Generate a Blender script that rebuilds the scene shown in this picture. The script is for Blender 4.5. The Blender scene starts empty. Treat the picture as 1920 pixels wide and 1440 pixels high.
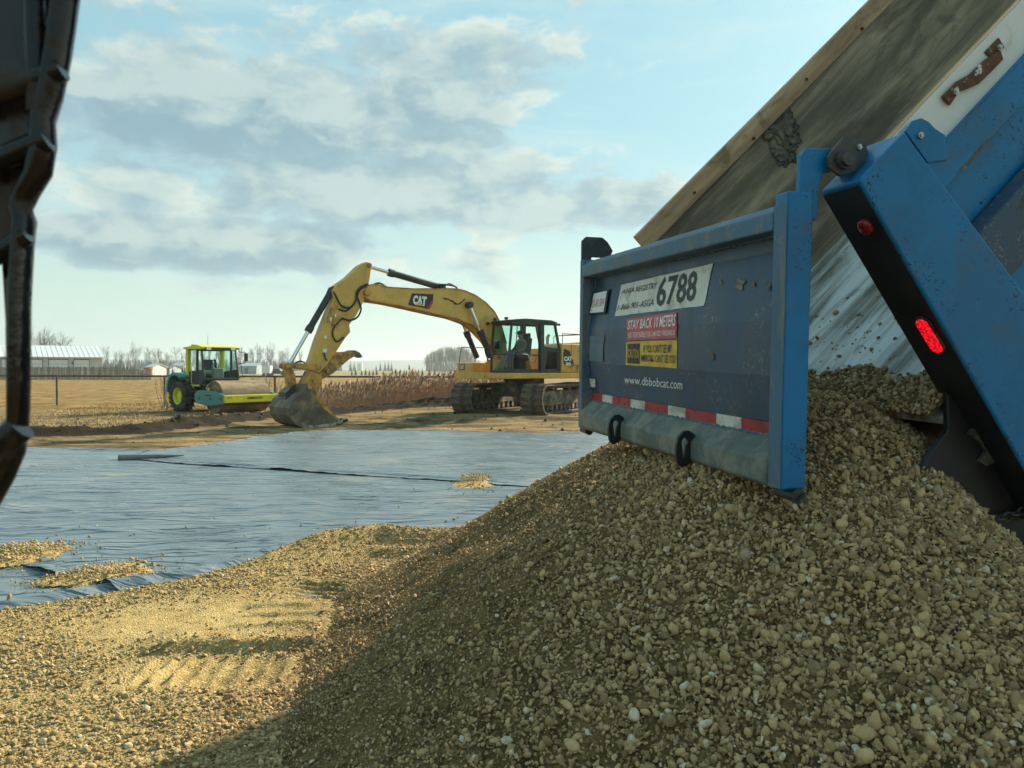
import bpy, bmesh, math, random
import numpy as np
from mathutils import Vector, Matrix, noise as mnoise

random.seed(7)
rng = np.random.default_rng(11)
SC = bpy.context.scene
COL = SC.collection

# ------------------------------------------------------------------ camera
CAM_Z = 1.7
FPX = 1442.0                      # focal length in pixels of the 1920x1440 photograph
PITCH = math.atan(28.0 / FPX)     # looking slightly down
cam_d = bpy.data.cameras.new('camera')
cam_d.sensor_width = 36.0
cam_d.lens = 36.0 * FPX / 1920.0
cam_d.clip_start = 0.05
cam_d.clip_end = 20000.0
cam_d.dof.use_dof = True
cam_d.dof.focus_distance = 9.0
cam_d.dof.aperture_fstop = 10.0
cam = bpy.data.objects.new('camera', cam_d)
COL.objects.link(cam)
cam.location = (0, 0, CAM_Z)
cam.rotation_euler = (math.pi / 2 - PITCH, 0, 0)
SC.camera = cam

# ------------------------------------------------------------------ world, sun, exposure
SUN_AZ, SUN_EL = math.radians(39.5), math.radians(28)     # azimuth measured from +Y towards +X
SUN = Vector((math.cos(SUN_EL) * math.sin(SUN_AZ), math.cos(SUN_EL) * math.cos(SUN_AZ), math.sin(SUN_EL)))
SC.view_settings.view_transform = 'Standard'
SC.view_settings.look = 'None'
SC.view_settings.gamma = 1.0
SC.view_settings.use_curve_mapping = False
SC.view_settings.exposure = 1.30
SC.cycles.max_bounces = 6
SC.cycles.diffuse_bounces = 3
SC.cycles.glossy_bounces = 3
SC.cycles.transparent_max_bounces = 12
SC.cycles.volume_bounces = 0

sun_d = bpy.data.lights.new('sun', 'SUN')
sun_d.energy = 4.1
sun_d.angle = math.radians(2.0)
sun_d.color = (1.0, 0.86, 0.62)
sun = bpy.data.objects.new('sun', sun_d)
COL.objects.link(sun)
sun.rotation_euler = SUN.to_track_quat('Z', 'Y').to_euler()
sun.location = (20, 30, 30)

RIGHT = Vector((1, 0, 0))
FWD = Vector((0, math.cos(PITCH), -math.sin(PITCH)))
UP = Vector((0, math.sin(PITCH), math.cos(PITCH)))
EYE = Vector((0, 0, CAM_Z))


def ray(px, py):
    return FWD + RIGHT * ((px - 960) / FPX) + UP * ((720 - py) / FPX)


def at_depth(px, py, Y):
    r = ray(px, py)
    return EYE + r * (Y / r.y)


def on_ground(px, py, z=0.0):
    r = ray(px, py)
    return EYE + r * ((z - CAM_Z) / r.z)


def on_plane(px, py, P, n):
    r = ray(px, py)
    return EYE + r * ((P - EYE).dot(n) / r.dot(n))


class NT:
    """small helper to wire shader nodes"""
    def __init__(self, tree):
        self.t = tree
        tree.nodes.clear()

    def n(self, typ, **kw):
        nd = self.t.nodes.new(typ)
        for k, v in kw.items():
            setattr(nd, k, v)
        return nd

    def set(self, sock, v):
        if isinstance(v, bpy.types.NodeSocket):
            self.t.links.new(v, sock)
        elif v is not None:
            if hasattr(sock, 'default_value') and hasattr(sock.default_value, '__len__') and isinstance(v, (tuple, list)) \
                    and len(sock.default_value) == 4 and len(v) == 3:
                v = (*v, 1.0)
            sock.default_value = v

    def m(self, op, a, b=None, c=None, clamp=False):
        nd = self.n('ShaderNodeMath', operation=op, use_clamp=clamp)
        for i, v in enumerate((a, b, c)):
            if v is not None:
                self.set(nd.inputs[i], v)
        return nd.outputs[0]

    def v(self, op, a, b=None, s=None):
        nd = self.n('ShaderNodeVectorMath', operation=op)
        self.set(nd.inputs[0], a)
        if b is not None:
            self.set(nd.inputs[1], b)
        if s is not None:
            self.set(nd.inputs['Scale'], s)
        return nd.outputs['Value'] if op in ('LENGTH', 'DOT_PRODUCT', 'DISTANCE') else nd.outputs[0]

    def mix(self, f, a, b, blend='MIX'):
        nd = self.n('ShaderNodeMix', data_type='RGBA', blend_type=blend)
        self.set(nd.inputs[0], f)
        self.set(nd.inputs[6], a)
        self.set(nd.inputs[7], b)
        return nd.outputs[2]

    def noise(self, vec, scale, detail=4.0, rough=0.55, dist=0.0, col=False, lac=2.0):
        nd = self.n('ShaderNodeTexNoise')
        self.set(nd.inputs['Vector'], vec)
        nd.inputs['Scale'].default_value = scale
        nd.inputs['Detail'].default_value = detail
        nd.inputs['Roughness'].default_value = rough
        nd.inputs['Lacunarity'].default_value = lac
        nd.inputs['Distortion'].default_value = dist
        return nd.outputs['Color'] if col else nd.outputs['Fac']

    def ramp(self, f, lo, hi, a=0.0, b=1.0, smooth=True):
        nd = self.n('ShaderNodeMapRange', interpolation_type='SMOOTHSTEP' if smooth else 'LINEAR')
        self.set(nd.inputs['Value'], f)
        for k, v in (('From Min', lo), ('From Max', hi), ('To Min', a), ('To Max', b)):
            self.set(nd.inputs[k], v)
        return nd.outputs[0]

    def sep(self, vec):
        nd = self.n('ShaderNodeSeparateXYZ')
        self.set(nd.inputs[0], vec)
        return nd.outputs

    def comb(self, x, y, z):
        nd = self.n('ShaderNodeCombineXYZ')
        for i, v in enumerate((x, y, z)):
            self.set(nd.inputs[i], v)
        return nd.outputs[0]


world = bpy.data.worlds.new('World')
SC.world = world
world.use_nodes = True
W = NT(world.node_tree)
sky = W.n('ShaderNodeTexSky', sky_type='NISHITA')
sky.sun_disc = False
sky.sun_elevation = SUN_EL
sky.sun_rotation = SUN_AZ
sky.altitude = 600
sky.air_density = 1.1
sky.dust_density = 1.6
sky.ozone_density = 2.0
geo = W.n('ShaderNodeTexCoord')
dirv = W.v('NORMALIZE', geo.outputs['Generated'])
dx, dy, dz = W.sep(dirv)
# a pale even veil of thin high cloud lies over the whole sky, warmer and denser towards the horizon
sky_c = W.mix(1.0, sky.outputs[0], (0.80, 1.08, 1.04), 'MULTIPLY')
sky_v = W.mix(W.ramp(dz, 0.0, 0.8, 0.82, 0.66), sky_c, (3.2, 5.75, 6.45))
sky_v = W.mix(W.ramp(dz, 0.0, 0.30, 0.85, 0.0), sky_v, (6.0, 7.3, 6.1))
# streaky thin veil variation
stv = W.noise(W.v('MULTIPLY', dirv, (1.0, 1.0, 5.0)), 4.0, 5.0, 0.6, 0.6)
sky_v = W.mix(W.ramp(stv, 0.45, 0.75, 0.0, 0.32), sky_v, (5.9, 7.2, 6.9))
# cumulus: 3D noise on the direction sphere, flattened
wsc = W.v('MULTIPLY', dirv, (1.0, 1.0, 2.0))
warp = W.noise(wsc, 12.0, 4.0, 0.55, col=True)
wv = W.v('ADD', wsc, W.v('SCALE', W.v('SUBTRACT', warp, (0.5, 0.5, 0.5)), s=0.07))
Lofs = Vector((SUN.x * 0.030, 0.0, 0.050))
n0 = W.noise(wv, 7.5, 12.0, 0.58)
n1 = W.noise(W.v('ADD', wv, tuple(Lofs)), 7.5, 5.0, 0.55)
# cloud groups: (px, py, half width px, half height px, strength)
groups = [(300, 240, 340, 150, .29), (700, 260, 290, 130, .30), (840, 140, 210, 80, .24), (1000, 380, 240, 50, .31), (800, 330, 290, 75, .30),
          (370, 458, 330, 50, .33), (640, 80, 240, 50, .14), (280, 80, 180, 70, .15), (560, 540, 240, 26, .16), (1150, 370, 110, 26, .14)]
bias = None
azn = W.m('ARCTAN2', dx, dy)
eln = W.m('ARCSINE', dz)
for gx, gy, rx, ry, st in groups:
    r = ray(gx, gy).normalized()
    az, el = math.atan2(r.x, r.y), math.asin(r.z)
    azs = W.m('MULTIPLY', W.m('SUBTRACT', azn, az), FPX / rx)
    els = W.m('MULTIPLY', W.m('SUBTRACT', eln, el), FPX / ry)
    d2 = W.m('ADD', W.m('MULTIPLY', azs, azs), W.m('MULTIPLY', els, els))
    g = W.m('MULTIPLY', W.m('EXPONENT', W.m('MULTIPLY', W.m('MULTIPLY', d2, d2), -0.5)), st)
    bias = g if bias is None else W.m('MAXIMUM', bias, g)
dens = W.m('ADD', n0, bias)
alpha = W.ramp(dens, 0.555, 0.685, 0.0, 0.90)
lit = W.ramp(W.m('SUBTRACT', n0, n1), -0.085, 0.13)
core = W.ramp(dens, 0.60, 0.80)
cl_l = W.mix(core, (6.7, 7.3, 6.5), (4.4, 5.5, 5.4))
cl_d = W.mix(core, (3.3, 4.8, 5.4), (2.1, 3.4, 4.1))
cl = W.mix(lit, cl_d, cl_l)
fadeh = W.ramp(dz, 0.02, 0.12, 0.3, 1.0)
sky_f = W.mix(W.m('MULTIPLY', alpha, fadeh), sky_v, cl)
bg = W.n('ShaderNodeBackground')
W.set(bg.inputs[0], sky_f)
bg.inputs[1].default_value = 0.0495
wo = W.n('ShaderNodeOutputWorld')
W.set(wo.inputs[0], bg.outputs[0])


# ------------------------------------------------------------------ materials
MATS = {}


def pm(name, col, rough=0.6, metal=0.0, var=0.12, scale=6.0, bump=0.0, bscale=60.0, dirt=None, damt=0.5, dscale=3.0,
       spec=0.5, scratch=None, emit=None, estr=0.0, coat=0.0, stretch=(1, 1, 1), drange=(0.45, 0.62)):
    """painted / plain procedural surface: base colour with tonal variation, dirt patches, fine relief"""
    if name in MATS:
        return MATS[name]
    mt = bpy.data.materials.new(name)
    mt.use_nodes = True
    T = NT(mt.node_tree)
    tc = T.n('ShaderNodeTexCoord').outputs['Object']
    tcs = T.v('MULTIPLY', tc, stretch)
    nz = T.noise(tcs, scale, 5.0, 0.6)
    base = T.mix(T.ramp(nz, 0.3, 0.7), tuple(c * (1 - var) for c in col), tuple(min(1, c * (1 + var)) for c in col))
    rv = T.ramp(nz, 0.3, 0.7, max(0.02, rough - 0.08), min(1, rough + 0.08))
    if scratch:
        s1 = T.noise(T.v('MULTIPLY', tc, (1, 1, 1)), 55.0, 2.0, 0.5, 1.5)
        s2 = T.noise(tc, 4.0, 4.0, 0.65)
        f = T.m('MULTIPLY', T.ramp(s1, 0.60, 0.65), T.ramp(s2, 0.45, 0.6))
        base = T.mix(f, base, scratch)
    if dirt:
        dz_ = T.noise(tcs, dscale, 8.0, 0.66, 0.3)
        f = T.ramp(dz_, drange[0], drange[1], 0.0, damt)
        base = T.mix(f, base, dirt)
        rv = T.mix(f, rv, (0.85, 0.85, 0.85))
    b = T.n('ShaderNodeBsdfPrincipled')
    T.set(b.inputs['Base Color'], base)
    T.set(b.inputs['Roughness'], rv)
    b.inputs['Metallic'].default_value = metal
    b.inputs['Specular IOR Level'].default_value = spec
    b.inputs['Coat Weight'].default_value = coat
    if emit:
        b.inputs['Emission Color'].default_value = (*emit, 1)
        b.inputs['Emission Strength'].default_value = estr
    if bump:
        bn = T.n('ShaderNodeBump')
        bn.inputs['Strength'].default_value = bump
        bn.inputs['Distance'].default_value = 0.01
        T.set(bn.inputs['Height'], T.noise(tcs, bscale, 6.0, 0.65))
        T.set(b.inputs['Normal'], bn.outputs[0])
    o = T.n('ShaderNodeOutputMaterial')
    T.set(o.inputs[0], b.outputs[0])
    MATS[name] = mt
    return mt


def glass(name, tint=(0.75, 0.9, 0.88), amount=0.25, rough=0.03):
    """thin window glass: mostly clear with a tinted reflection"""
    mt = bpy.data.materials.new(name)
    mt.use_nodes = True
    T = NT(mt.node_tree)
    tr = T.n('ShaderNodeBsdfTransparent')
    tr.inputs[0].default_value = (*tint, 1)
    gl = T.n('ShaderNodeBsdfGlossy')
    gl.inputs['Roughness'].default_value = rough
    fr = T.n('ShaderNodeFresnel')
    fr.inputs[0].default_value = 1.5
    f = T.m('MULTIPLY', fr.outputs[0], amount * 3.0, clamp=True)
    mx = T.n('ShaderNodeMixShader')
    T.set(mx.inputs[0], f)
    T.set(mx.inputs[1], tr.outputs[0])
    T.set(mx.inputs[2], gl.outputs[0])
    o = T.n('ShaderNodeOutputMaterial')
    T.set(o.inputs[0], mx.outputs[0])
    MATS[name] = mt
    return mt


# ------------------------------------------------------------------ mesh building
class MB:
    def __init__(self, off=None, mtx=None):
        self.v, self.f = [], []
        self.off = Vector(off) if off is not None else None
        self.mtx = mtx

    def add(self, vs, fs):
        b = len(self.v)
        self.v += [Vector(p) for p in vs]
        self.f += [tuple(b + i for i in f) for f in fs]
        return self

    def box(self, c, s, R=None):
        c = Vector(c)
        h = Vector(s) / 2
        vs = []
        for x, y, z in ((-1, -1, -1), (1, -1, -1), (1, 1, -1), (-1, 1, -1), (-1, -1, 1), (1, -1, 1), (1, 1, 1), (-1, 1, 1)):
            p = Vector((x * h.x, y * h.y, z * h.z))
            vs.append(c + (R @ p if R is not None else p))
        return self.add(vs, [(0, 3, 2, 1), (4, 5, 6, 7), (0, 1, 5, 4), (1, 2, 6, 5), (2, 3, 7, 6), (3, 0, 4, 7)])

    def span(self, a, b):
        a, b = Vector(a), Vector(b)
        return self.box((a + b) / 2, [abs(b[i] - a[i]) for i in range(3)])

    def prism(self, poly, vec):
        vec = Vector(vec)
        n = len(poly)
        poly = [Vector(p) for p in poly]
        vs = poly + [p + vec for p in poly]
        return self.add(vs, [tuple(range(n))[::-1], tuple(range(n, 2 * n))] + [(i, (i + 1) % n, n + (i + 1) % n, n + i) for i in range(n)])

    def bar(self, a, b, w, h, up=(0, 0, 1)):
        a, b = Vector(a), Vector(b)
        t = (b - a).normalized()
        s = t.cross(Vector(up))
        if s.length < 1e-4:
            s = t.cross(Vector((1, 0, 0)))
        s.normalize()
        u = s.cross(t)
        poly = [a + s * w / 2 + u * h / 2, a - s * w / 2 + u * h / 2, a - s * w / 2 - u * h / 2, a + s * w / 2 - u * h / 2]
        return self.prism(poly, b - a)

    def tube(self, pts, r, n=8, cap=True):
        pts = [Vector(p) for p in pts]
        rs = r if isinstance(r, (list, tuple)) else [r] * len(pts)
        vs, fs = [], []
        prev = None
        for i, p in enumerate(pts):
            t = (pts[min(i + 1, len(pts) - 1)] - pts[max(i - 1, 0)]).normalized()
            if prev is None:
                s = t.orthogonal().normalized()
            else:
                s = (prev - t * prev.dot(t))
                s = s.normalized() if s.length > 1e-6 else t.orthogonal().normalized()
            prev = s
            q = t.cross(s)
            for k in range(n):
                a = 2 * math.pi * k / n
                vs.append(p + (s * math.cos(a) + q * math.sin(a)) * rs[i])
        for i in range(len(pts) - 1):
            for k in range(n):
                fs.append((i * n + k, i * n + (k + 1) % n, (i + 1) * n + (k + 1) % n, (i + 1) * n + k))
        if cap:
            fs.append(tuple(range(n))[::-1])
            fs.append(tuple(range((len(pts) - 1) * n, len(pts) * n)))
        return self.add(vs, fs)

    def cyl(self, a, b, r, r2=None, n=20):
        return self.tube([a, b], [r, r if r2 is None else r2], n)

    def lathe(self, o, axis, prof, n=28):
        """prof: list of (radius, distance along axis); closed ring profile is fine"""
        o, ax = Vector(o), Vector(axis).normalized()
        s = ax.orthogonal().normalized()
        q = ax.cross(s)
        vs, fs = [], []
        for rr, h in prof:
            for k in range(n):
                a = 2 * math.pi * k / n
                vs.append(o + ax * h + (s * math.cos(a) + q * math.sin(a)) * rr)
        for i in range(len(prof) - 1):
            for k in range(n):
                fs.append((i * n + k, i * n + (k + 1) % n, (i + 1) * n + (k + 1) % n, (i + 1) * n + k))
        return self.add(vs, fs)

    def ball(self, c, r, n=10, m=7):
        c = Vector(c)
        r = Vector(r) if hasattr(r, '__len__') else Vector((r, r, r))
        vs, fs = [c + Vector((0, 0, r.z))], []
        for i in range(1, m):
            th = math.pi * i / m
            for k in range(n):
                a = 2 * math.pi * k / n
                vs.append(c + Vector((r.x * math.sin(th) * math.cos(a), r.y * math.sin(th) * math.sin(a), r.z * math.cos(th))))
        vs.append(c - Vector((0, 0, r.z)))
        for k in range(n):
            fs.append((0, 1 + k, 1 + (k + 1) % n))
            fs.append((len(vs) - 1, 1 + (m - 2) * n + (k + 1) % n, 1 + (m - 2) * n + k))
        for i in range(m - 2):
            for k in range(n):
                a = 1 + i * n
                fs.append((a + k, a + n + k, a + n + (k + 1) % n, a + (k + 1) % n))
        return self.add(vs, fs)

    def ring(self, outer, inner, vec):
        """plate with a hole; outer and inner are closed outlines with the same number of points"""
        n = len(outer)
        vec = Vector(vec)
        o, i = [Vector(p) for p in outer], [Vector(p) for p in inner]
        vs = o + i + [p + vec for p in o] + [p + vec for p in i]
        fs = []
        for k in range(n):
            j = (k + 1) % n
            fs += [(k, n + k, n + j, j), (2 * n + k, 2 * n + j, 3 * n + j, 3 * n + k), (k, j, 2 * n + j, 2 * n + k),
                   (n + k, 3 * n + k, 3 * n + j, n + j)]
        return self.add(vs, fs)

    def mesh(self, name, mat, smooth=None, recalc=True):
        vs = self.v
        if self.mtx is not None:
            vs = [self.mtx @ p for p in vs]
        if self.off is not None:
            vs = [p - self.off for p in vs]
        me = bpy.data.meshes.new(name)
        me.from_pydata([tuple(p) for p in vs], [], self.f)
        if recalc:
            bm = bmesh.new()
            bm.from_mesh(me)
            bmesh.ops.recalc_face_normals(bm, faces=bm.faces)
            bm.to_mesh(me)
            bm.free()
        if mat is not None:
            me.materials.append(MATS[mat] if isinstance(mat, str) else mat)
        if smooth:
            me.shade_smooth()
            me.set_sharp_from_angle(angle=math.radians(smooth))
        return me

    def build(self, name, mat, parent=None, bevel=0.0, smooth=None, label=None, recalc=True, segs=2):
        o = bpy.data.objects.new(name, self.mesh(name, mat, smooth, recalc))
        COL.objects.link(o)
        if parent is not None:
            o.parent = parent
        if bevel:
            b = o.modifiers.new('bevel', 'BEVEL')
            b.width = bevel
            b.segments = segs
            b.limit_method = 'ANGLE'
            b.angle_limit = math.radians(35)
            b.harden_normals = False
        if label:
            o['label'] = label
        return o


def tag(o, label, cat, group=None, kind=None):
    if label:
        o['label'] = label
    if cat:
        o['category'] = cat
    if group:
        o['group'] = group
    if kind:
        o['kind'] = kind
    return o


def thing(name, label, cat, loc=(0, 0, 0), rotz=0.0, group=None):
    o = bpy.data.objects.new(name, None)
    o.empty_display_size = 0.2
    COL.objects.link(o)
    o.location = loc
    o.rotation_euler = (0, 0, rotz)
    return tag(o, label, cat, group)


def copy_tree(o, parent=None):
    c = o.copy()
    COL.objects.link(c)
    c.parent = parent
    for ch in list(o.children):
        copy_tree(ch, c)
    return c


def text_points(s, bold=0.0, spacing=1.0, shear=0.0):
    """outline faces of a line of lettering, scaled to a unit box"""
    cu = bpy.data.curves.new('lettering', 'FONT')
    cu.body = s
    cu.offset = bold
    cu.space_character = spacing
    cu.shear = shear
    cu.resolution_u = 2
    ob = bpy.data.objects.new('lettering', cu)
    COL.objects.link(ob)
    dg = bpy.context.evaluated_depsgraph_get()
    dg.update()
    me = bpy.data.meshes.new_from_object(ob.evaluated_get(dg))
    vs = [v.co.copy() for v in me.vertices]
    fs = [tuple(p.vertices) for p in me.polygons]
    bpy.data.objects.remove(ob)
    bpy.data.curves.remove(cu)
    bpy.data.meshes.remove(me)
    x0, x1 = min(v.x for v in vs), max(v.x for v in vs)
    y0, y1 = min(v.y for v in vs), max(v.y for v in vs)
    return [((v.x - x0) / (x1 - x0), (v.y - y0) / (y1 - y0)) for v in vs], fs


def bil(q, s, t):
    """q: bl, br, tr, tl"""
    a = [q[0][i] + (q[1][i] - q[0][i]) * s for i in range(len(q[0]))]
    b = [q[3][i] + (q[2][i] - q[3][i]) * s for i in range(len(q[0]))]
    return [a[i] + (b[i] - a[i]) * t for i in range(len(a))]


def smooth01(x, a, b):
    t = np.clip((x - a) / (b - a), 0, 1)
    return t * t * (3 - 2 * t)


def vnoise(X, Y, s, seed=0, octv=4, rough=0.5):
    """value noise on arrays, summed over octaves, about -1..1"""
    out = np.zeros_like(X, dtype=float)
    amp, tot = 1.0, 0.0
    for o in range(octv):
        x, y = X * s, Y * s
        xi, yi = np.floor(x).astype(np.int64), np.floor(y).astype(np.int64)
        fx, fy = x - xi, y - yi
        fx, fy = fx * fx * (3 - 2 * fx), fy * fy * (3 - 2 * fy)

        def h(a, b):
            n = (a * 374761393 + b * 668265263 + (seed + o * 17) * 1442695041) & 0x7fffffff
            n = ((n ^ (n >> 13)) * 1274126177) & 0x7fffffff
            return ((n ^ (n >> 16)) & 0xffff) / 32767.5 - 1.0
        a, b, c, d = h(xi, yi), h(xi + 1, yi), h(xi, yi + 1), h(xi + 1, yi + 1)
        out += amp * ((a * (1 - fx) + b * fx) * (1 - fy) + (c * (1 - fx) + d * fx) * fy)
        tot += amp
        amp *= rough
        s *= 2.03
    return out / tot


def seg_dist(X, Y, pts):
    """distance to a polyline, and which side (+ = left of travel)"""
    best = np.full(X.shape, 1e9)
    side = np.zeros(X.shape)
    tpos = np.zeros(X.shape)
    acc = 0.0
    for (x0, y0), (x1, y1) in zip(pts[:-1], pts[1:]):
        dx_, dy_ = x1 - x0, y1 - y0
        L2 = dx_ * dx_ + dy_ * dy_
        t = np.clip(((X - x0) * dx_ + (Y - y0) * dy_) / L2, 0, 1)
        d = np.hypot(X - x0 - t * dx_, Y - y0 - t * dy_)
        cr = dx_ * (Y - y0) - dy_ * (X - x0)
        m = d < best
        best = np.where(m, d, best)
        side = np.where(m, np.sign(cr), side)
        tpos = np.where(m, acc + t * math.sqrt(L2), tpos)
        acc += math.sqrt(L2)
    return best, side, tpos


def grid_object(name, X, Y, Z, mat, parent=None, smooth=True, keep=None):
    ny, nx = X.shape
    co = np.stack([X, Y, Z], -1).reshape(-1, 3)
    i = np.arange(ny * nx).reshape(ny, nx)
    q = np.stack([i[:-1, :-1], i[:-1, 1:], i[1:, 1:], i[1:, :-1]], -1).reshape(-1, 4)
    if keep is not None:
        k = keep.reshape(-1)
        q = q[k[q].all(axis=1)]
    me = bpy.data.meshes.new(name)
    me.vertices.add(len(co))
    me.vertices.foreach_set('co', co.astype(np.float32).ravel())
    me.loops.add(q.size)
    me.loops.foreach_set('vertex_index', q.astype(np.int32).ravel())
    me.polygons.add(len(q))
    me.polygons.foreach_set('loop_start', np.arange(0, q.size, 4, dtype=np.int32))
    me.update(calc_edges=True)
    me.validate()
    if smooth:
        me.shade_smooth()
    me.materials.append(MATS[mat] if isinstance(mat, str) else mat)
    o = bpy.data.objects.new(name, me)
    COL.objects.link(o)
    if parent:
        o.parent = parent
    return o

# ================================================================== GROUND
def ground_material():
    mt = bpy.data.materials.new('site_soil')
    mt.use_nodes = True
    T = NT(mt.node_tree)
    P = T.n('ShaderNodeNewGeometry').outputs['Position']
    x, y, z = T.sep(P)
    n_big = T.noise(P, 0.35, 4.0, 0.6)
    n_mid = T.noise(P, 2.2, 6.0, 0.62)
    n_fine = T.noise(P, 19.0, 5.0, 0.7)
    # graded soil: drag streaks left by the tracks run mostly sideways to the view
    st = T.noise(T.v('MULTIPLY', T.v('ADD', P, T.v('SCALE', T.noise(P, 0.25, 2.0, col=True), s=1.5)), (0.35, 1.6, 1.0)), 1.5, 7.0, 0.68)
    c = T.mix(T.ramp(st, 0.40, 0.60), (0.085, 0.058, 0.03), (0.42, 0.30, 0.14))
    c = T.mix(T.ramp(n_mid, 0.45, 0.7, 0, 0.6), c, (0.36, 0.255, 0.125))
    c = T.mix(T.ramp(n_fine, 0.56, 0.66, 0, 0.75), c, (0.075, 0.058, 0.036))
    # dry straw stubble of the field behind
    sn = T.noise(T.v('MULTIPLY', P, (1.0, 0.45, 1.0)), 1.1, 8.0, 0.72)
    sn2 = T.noise(T.v('MULTIPLY', P, (1.0, 0.5, 1.0)), 9.0, 6.0, 0.75)
    straw = T.mix(T.ramp(sn, 0.39, 0.61), (0.15, 0.095, 0.034), (0.43, 0.29, 0.11))
    straw = T.mix(T.ramp(sn2, 0.5, 0.72, 0, 0.7), straw, (0.12, 0.085, 0.042))
    straw = T.mix(T.ramp(n_big, 0.45, 0.7, 0, 0.5), straw, (0.42, 0.29, 0.11))
    yy = T.m('ADD', y, T.m('MULTIPLY', T.m('SUBTRACT', n_big, 0.5), 7.0))
    fld = T.ramp(yy, 28.0, 34.0)
    straw = T.mix(1.0, straw, (0.80, 0.78, 0.74), 'MULTIPLY')
    c = T.mix(1.0, c, (0.78, 0.77, 0.76), 'MULTIPLY')
    c = T.mix(fld, c, straw)
    # far fields: paler stubble strips
    far = T.noise(T.v('MULTIPLY', P, (0.004, 0.012, 1.0)), 1.0, 2.0, 0.5)
    farc = T.mix(T.ramp(far, 0.45, 0.55), (0.30, 0.24, 0.13), (0.20, 0.175, 0.095))
    c = T.mix(T.ramp(y, 130.0, 220.0), c, farc)
    # dark turned topsoil on the bank carries its own colour
    at = T.n('ShaderNodeAttribute', attribute_name='topsoil')
    top = T.mix(T.ramp(n_fine, 0.3, 0.7), (0.012, 0.009, 0.006), (0.036, 0.026, 0.016))
    c = T.mix(T.ramp(T.m('ADD', at.outputs['Fac'], T.m('MULTIPLY', T.m('SUBTRACT', n_mid, 0.5), 0.8)), 0.22, 0.45), c, top)
    b = T.n('ShaderNodeBsdfPrincipled')
    T.set(b.inputs['Base Color'], c)
    b.inputs['Roughness'].default_value = 0.95
    b.inputs['Specular IOR Level'].default_value = 0.15
    bn = T.n('ShaderNodeBump')
    bn.inputs['Strength'].default_value = 0.9
    bn.inputs['Distance'].default_value = 0.05
    T.set(bn.inputs['Height'], T.m('ADD', T.m('MULTIPLY', st, 1.2), T.m('ADD', n_fine, T.m('MULTIPLY', sn2, 0.6))))
    T.set(b.inputs['Normal'], bn.outputs[0])
    o = T.n('ShaderNodeOutputMaterial')
    T.set(o.inputs[0], b.outputs[0])
    MATS['site_soil'] = mt


ground_material()
BERM = [(-22, 17.2), (-13, 18.6), (-11.9, 19.0), (-9.95, 20.2), (-9.2, 23.2), (-8.4, 26.6), (-6.4, 28.6), (-3.2, 31.5), (0.5, 34.0), (6, 36.5)]
EXC = Vector((0.45, 28.0, 0.15))


def ground_h(X, Y):
    near = (np.abs(X) < 40) & (Y < 60)
    z = np.where(near, 0.02 * vnoise(X, Y, 1.3, 3, 4) + 0.012 * vnoise(X, Y, 6.0, 5, 3), 0.0)
    z = z + 0.05 * vnoise(X, Y, 0.22, 9, 2) * smooth01(Y, 18, 26)
    # keep the membrane area flat
    z = z * smooth01(Y, 12, 21)
    dE = np.hypot((X - EXC.x), (Y - EXC.y - 1.0))
    z = z + 0.15 * smooth01(-dE, -7.5, -4.2)
    d, s, t = seg_dist(X, Y, BERM)
    amp = 0.34 * (1 + 0.5 * vnoise(X, Y, 0.7, 21, 3)) * np.where(t < 11.5, 1.0, 0.7)
    lump = amp * np.exp(-(np.maximum(0, d * np.where(s > 0, 0.55, 1.6) - 0.05) / 0.55) ** 2) * (1 + 0.35 * vnoise(X, Y, 2.6, 8, 3))
    z = z + lump
    # ruts in front of the excavator, sweeping across the pad
    for x0, y0, x1, y1, w in ((-9, 21.6, 3, 24.2, .35), (-9, 22.6, 3, 25.4, .35), (-12, 17.6, -4, 21.2, .3), (-8, 24.8, 0, 27.0, .3)):
        dd, _, _ = seg_dist(X, Y, [(x0, y0), (x1, y1)])
        z = z - 0.05 * np.exp(-(dd / w) ** 2) + 0.045 * np.exp(-((dd - 2 * w) / (w * .6)) ** 2)
    top = np.exp(-(np.maximum(0, d * np.where(s > 0, 1.5, 0.95)) / 0.55) ** 2)
    top = np.where(Y < 12, 0, top)
    return z, top


xs = np.concatenate([-np.geomspace(4000, 17, 40), np.arange(-16.5, 11.5, 0.11), np.geomspace(12, 4000, 40)])
ys = np.concatenate([[-60, -25, -12, -6, -2, 1, 4, 7, 10], np.arange(11.5, 37, 0.11), np.geomspace(37.3, 5200, 90)])
GX, GY = np.meshgrid(xs, ys)
GZ, TOP = ground_h(GX, GY)
ground = grid_object('ground', GX, GY, GZ, 'site_soil')
ground['kind'] = 'structure'
at = ground.data.attributes.new('topsoil', 'FLOAT', 'POINT')
at.data.foreach_set('value', TOP.astype(np.float32).ravel())


def gz(x, y):
    return float(ground_h(np.array([float(x)]), np.array([float(y)]))[0][0])


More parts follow.
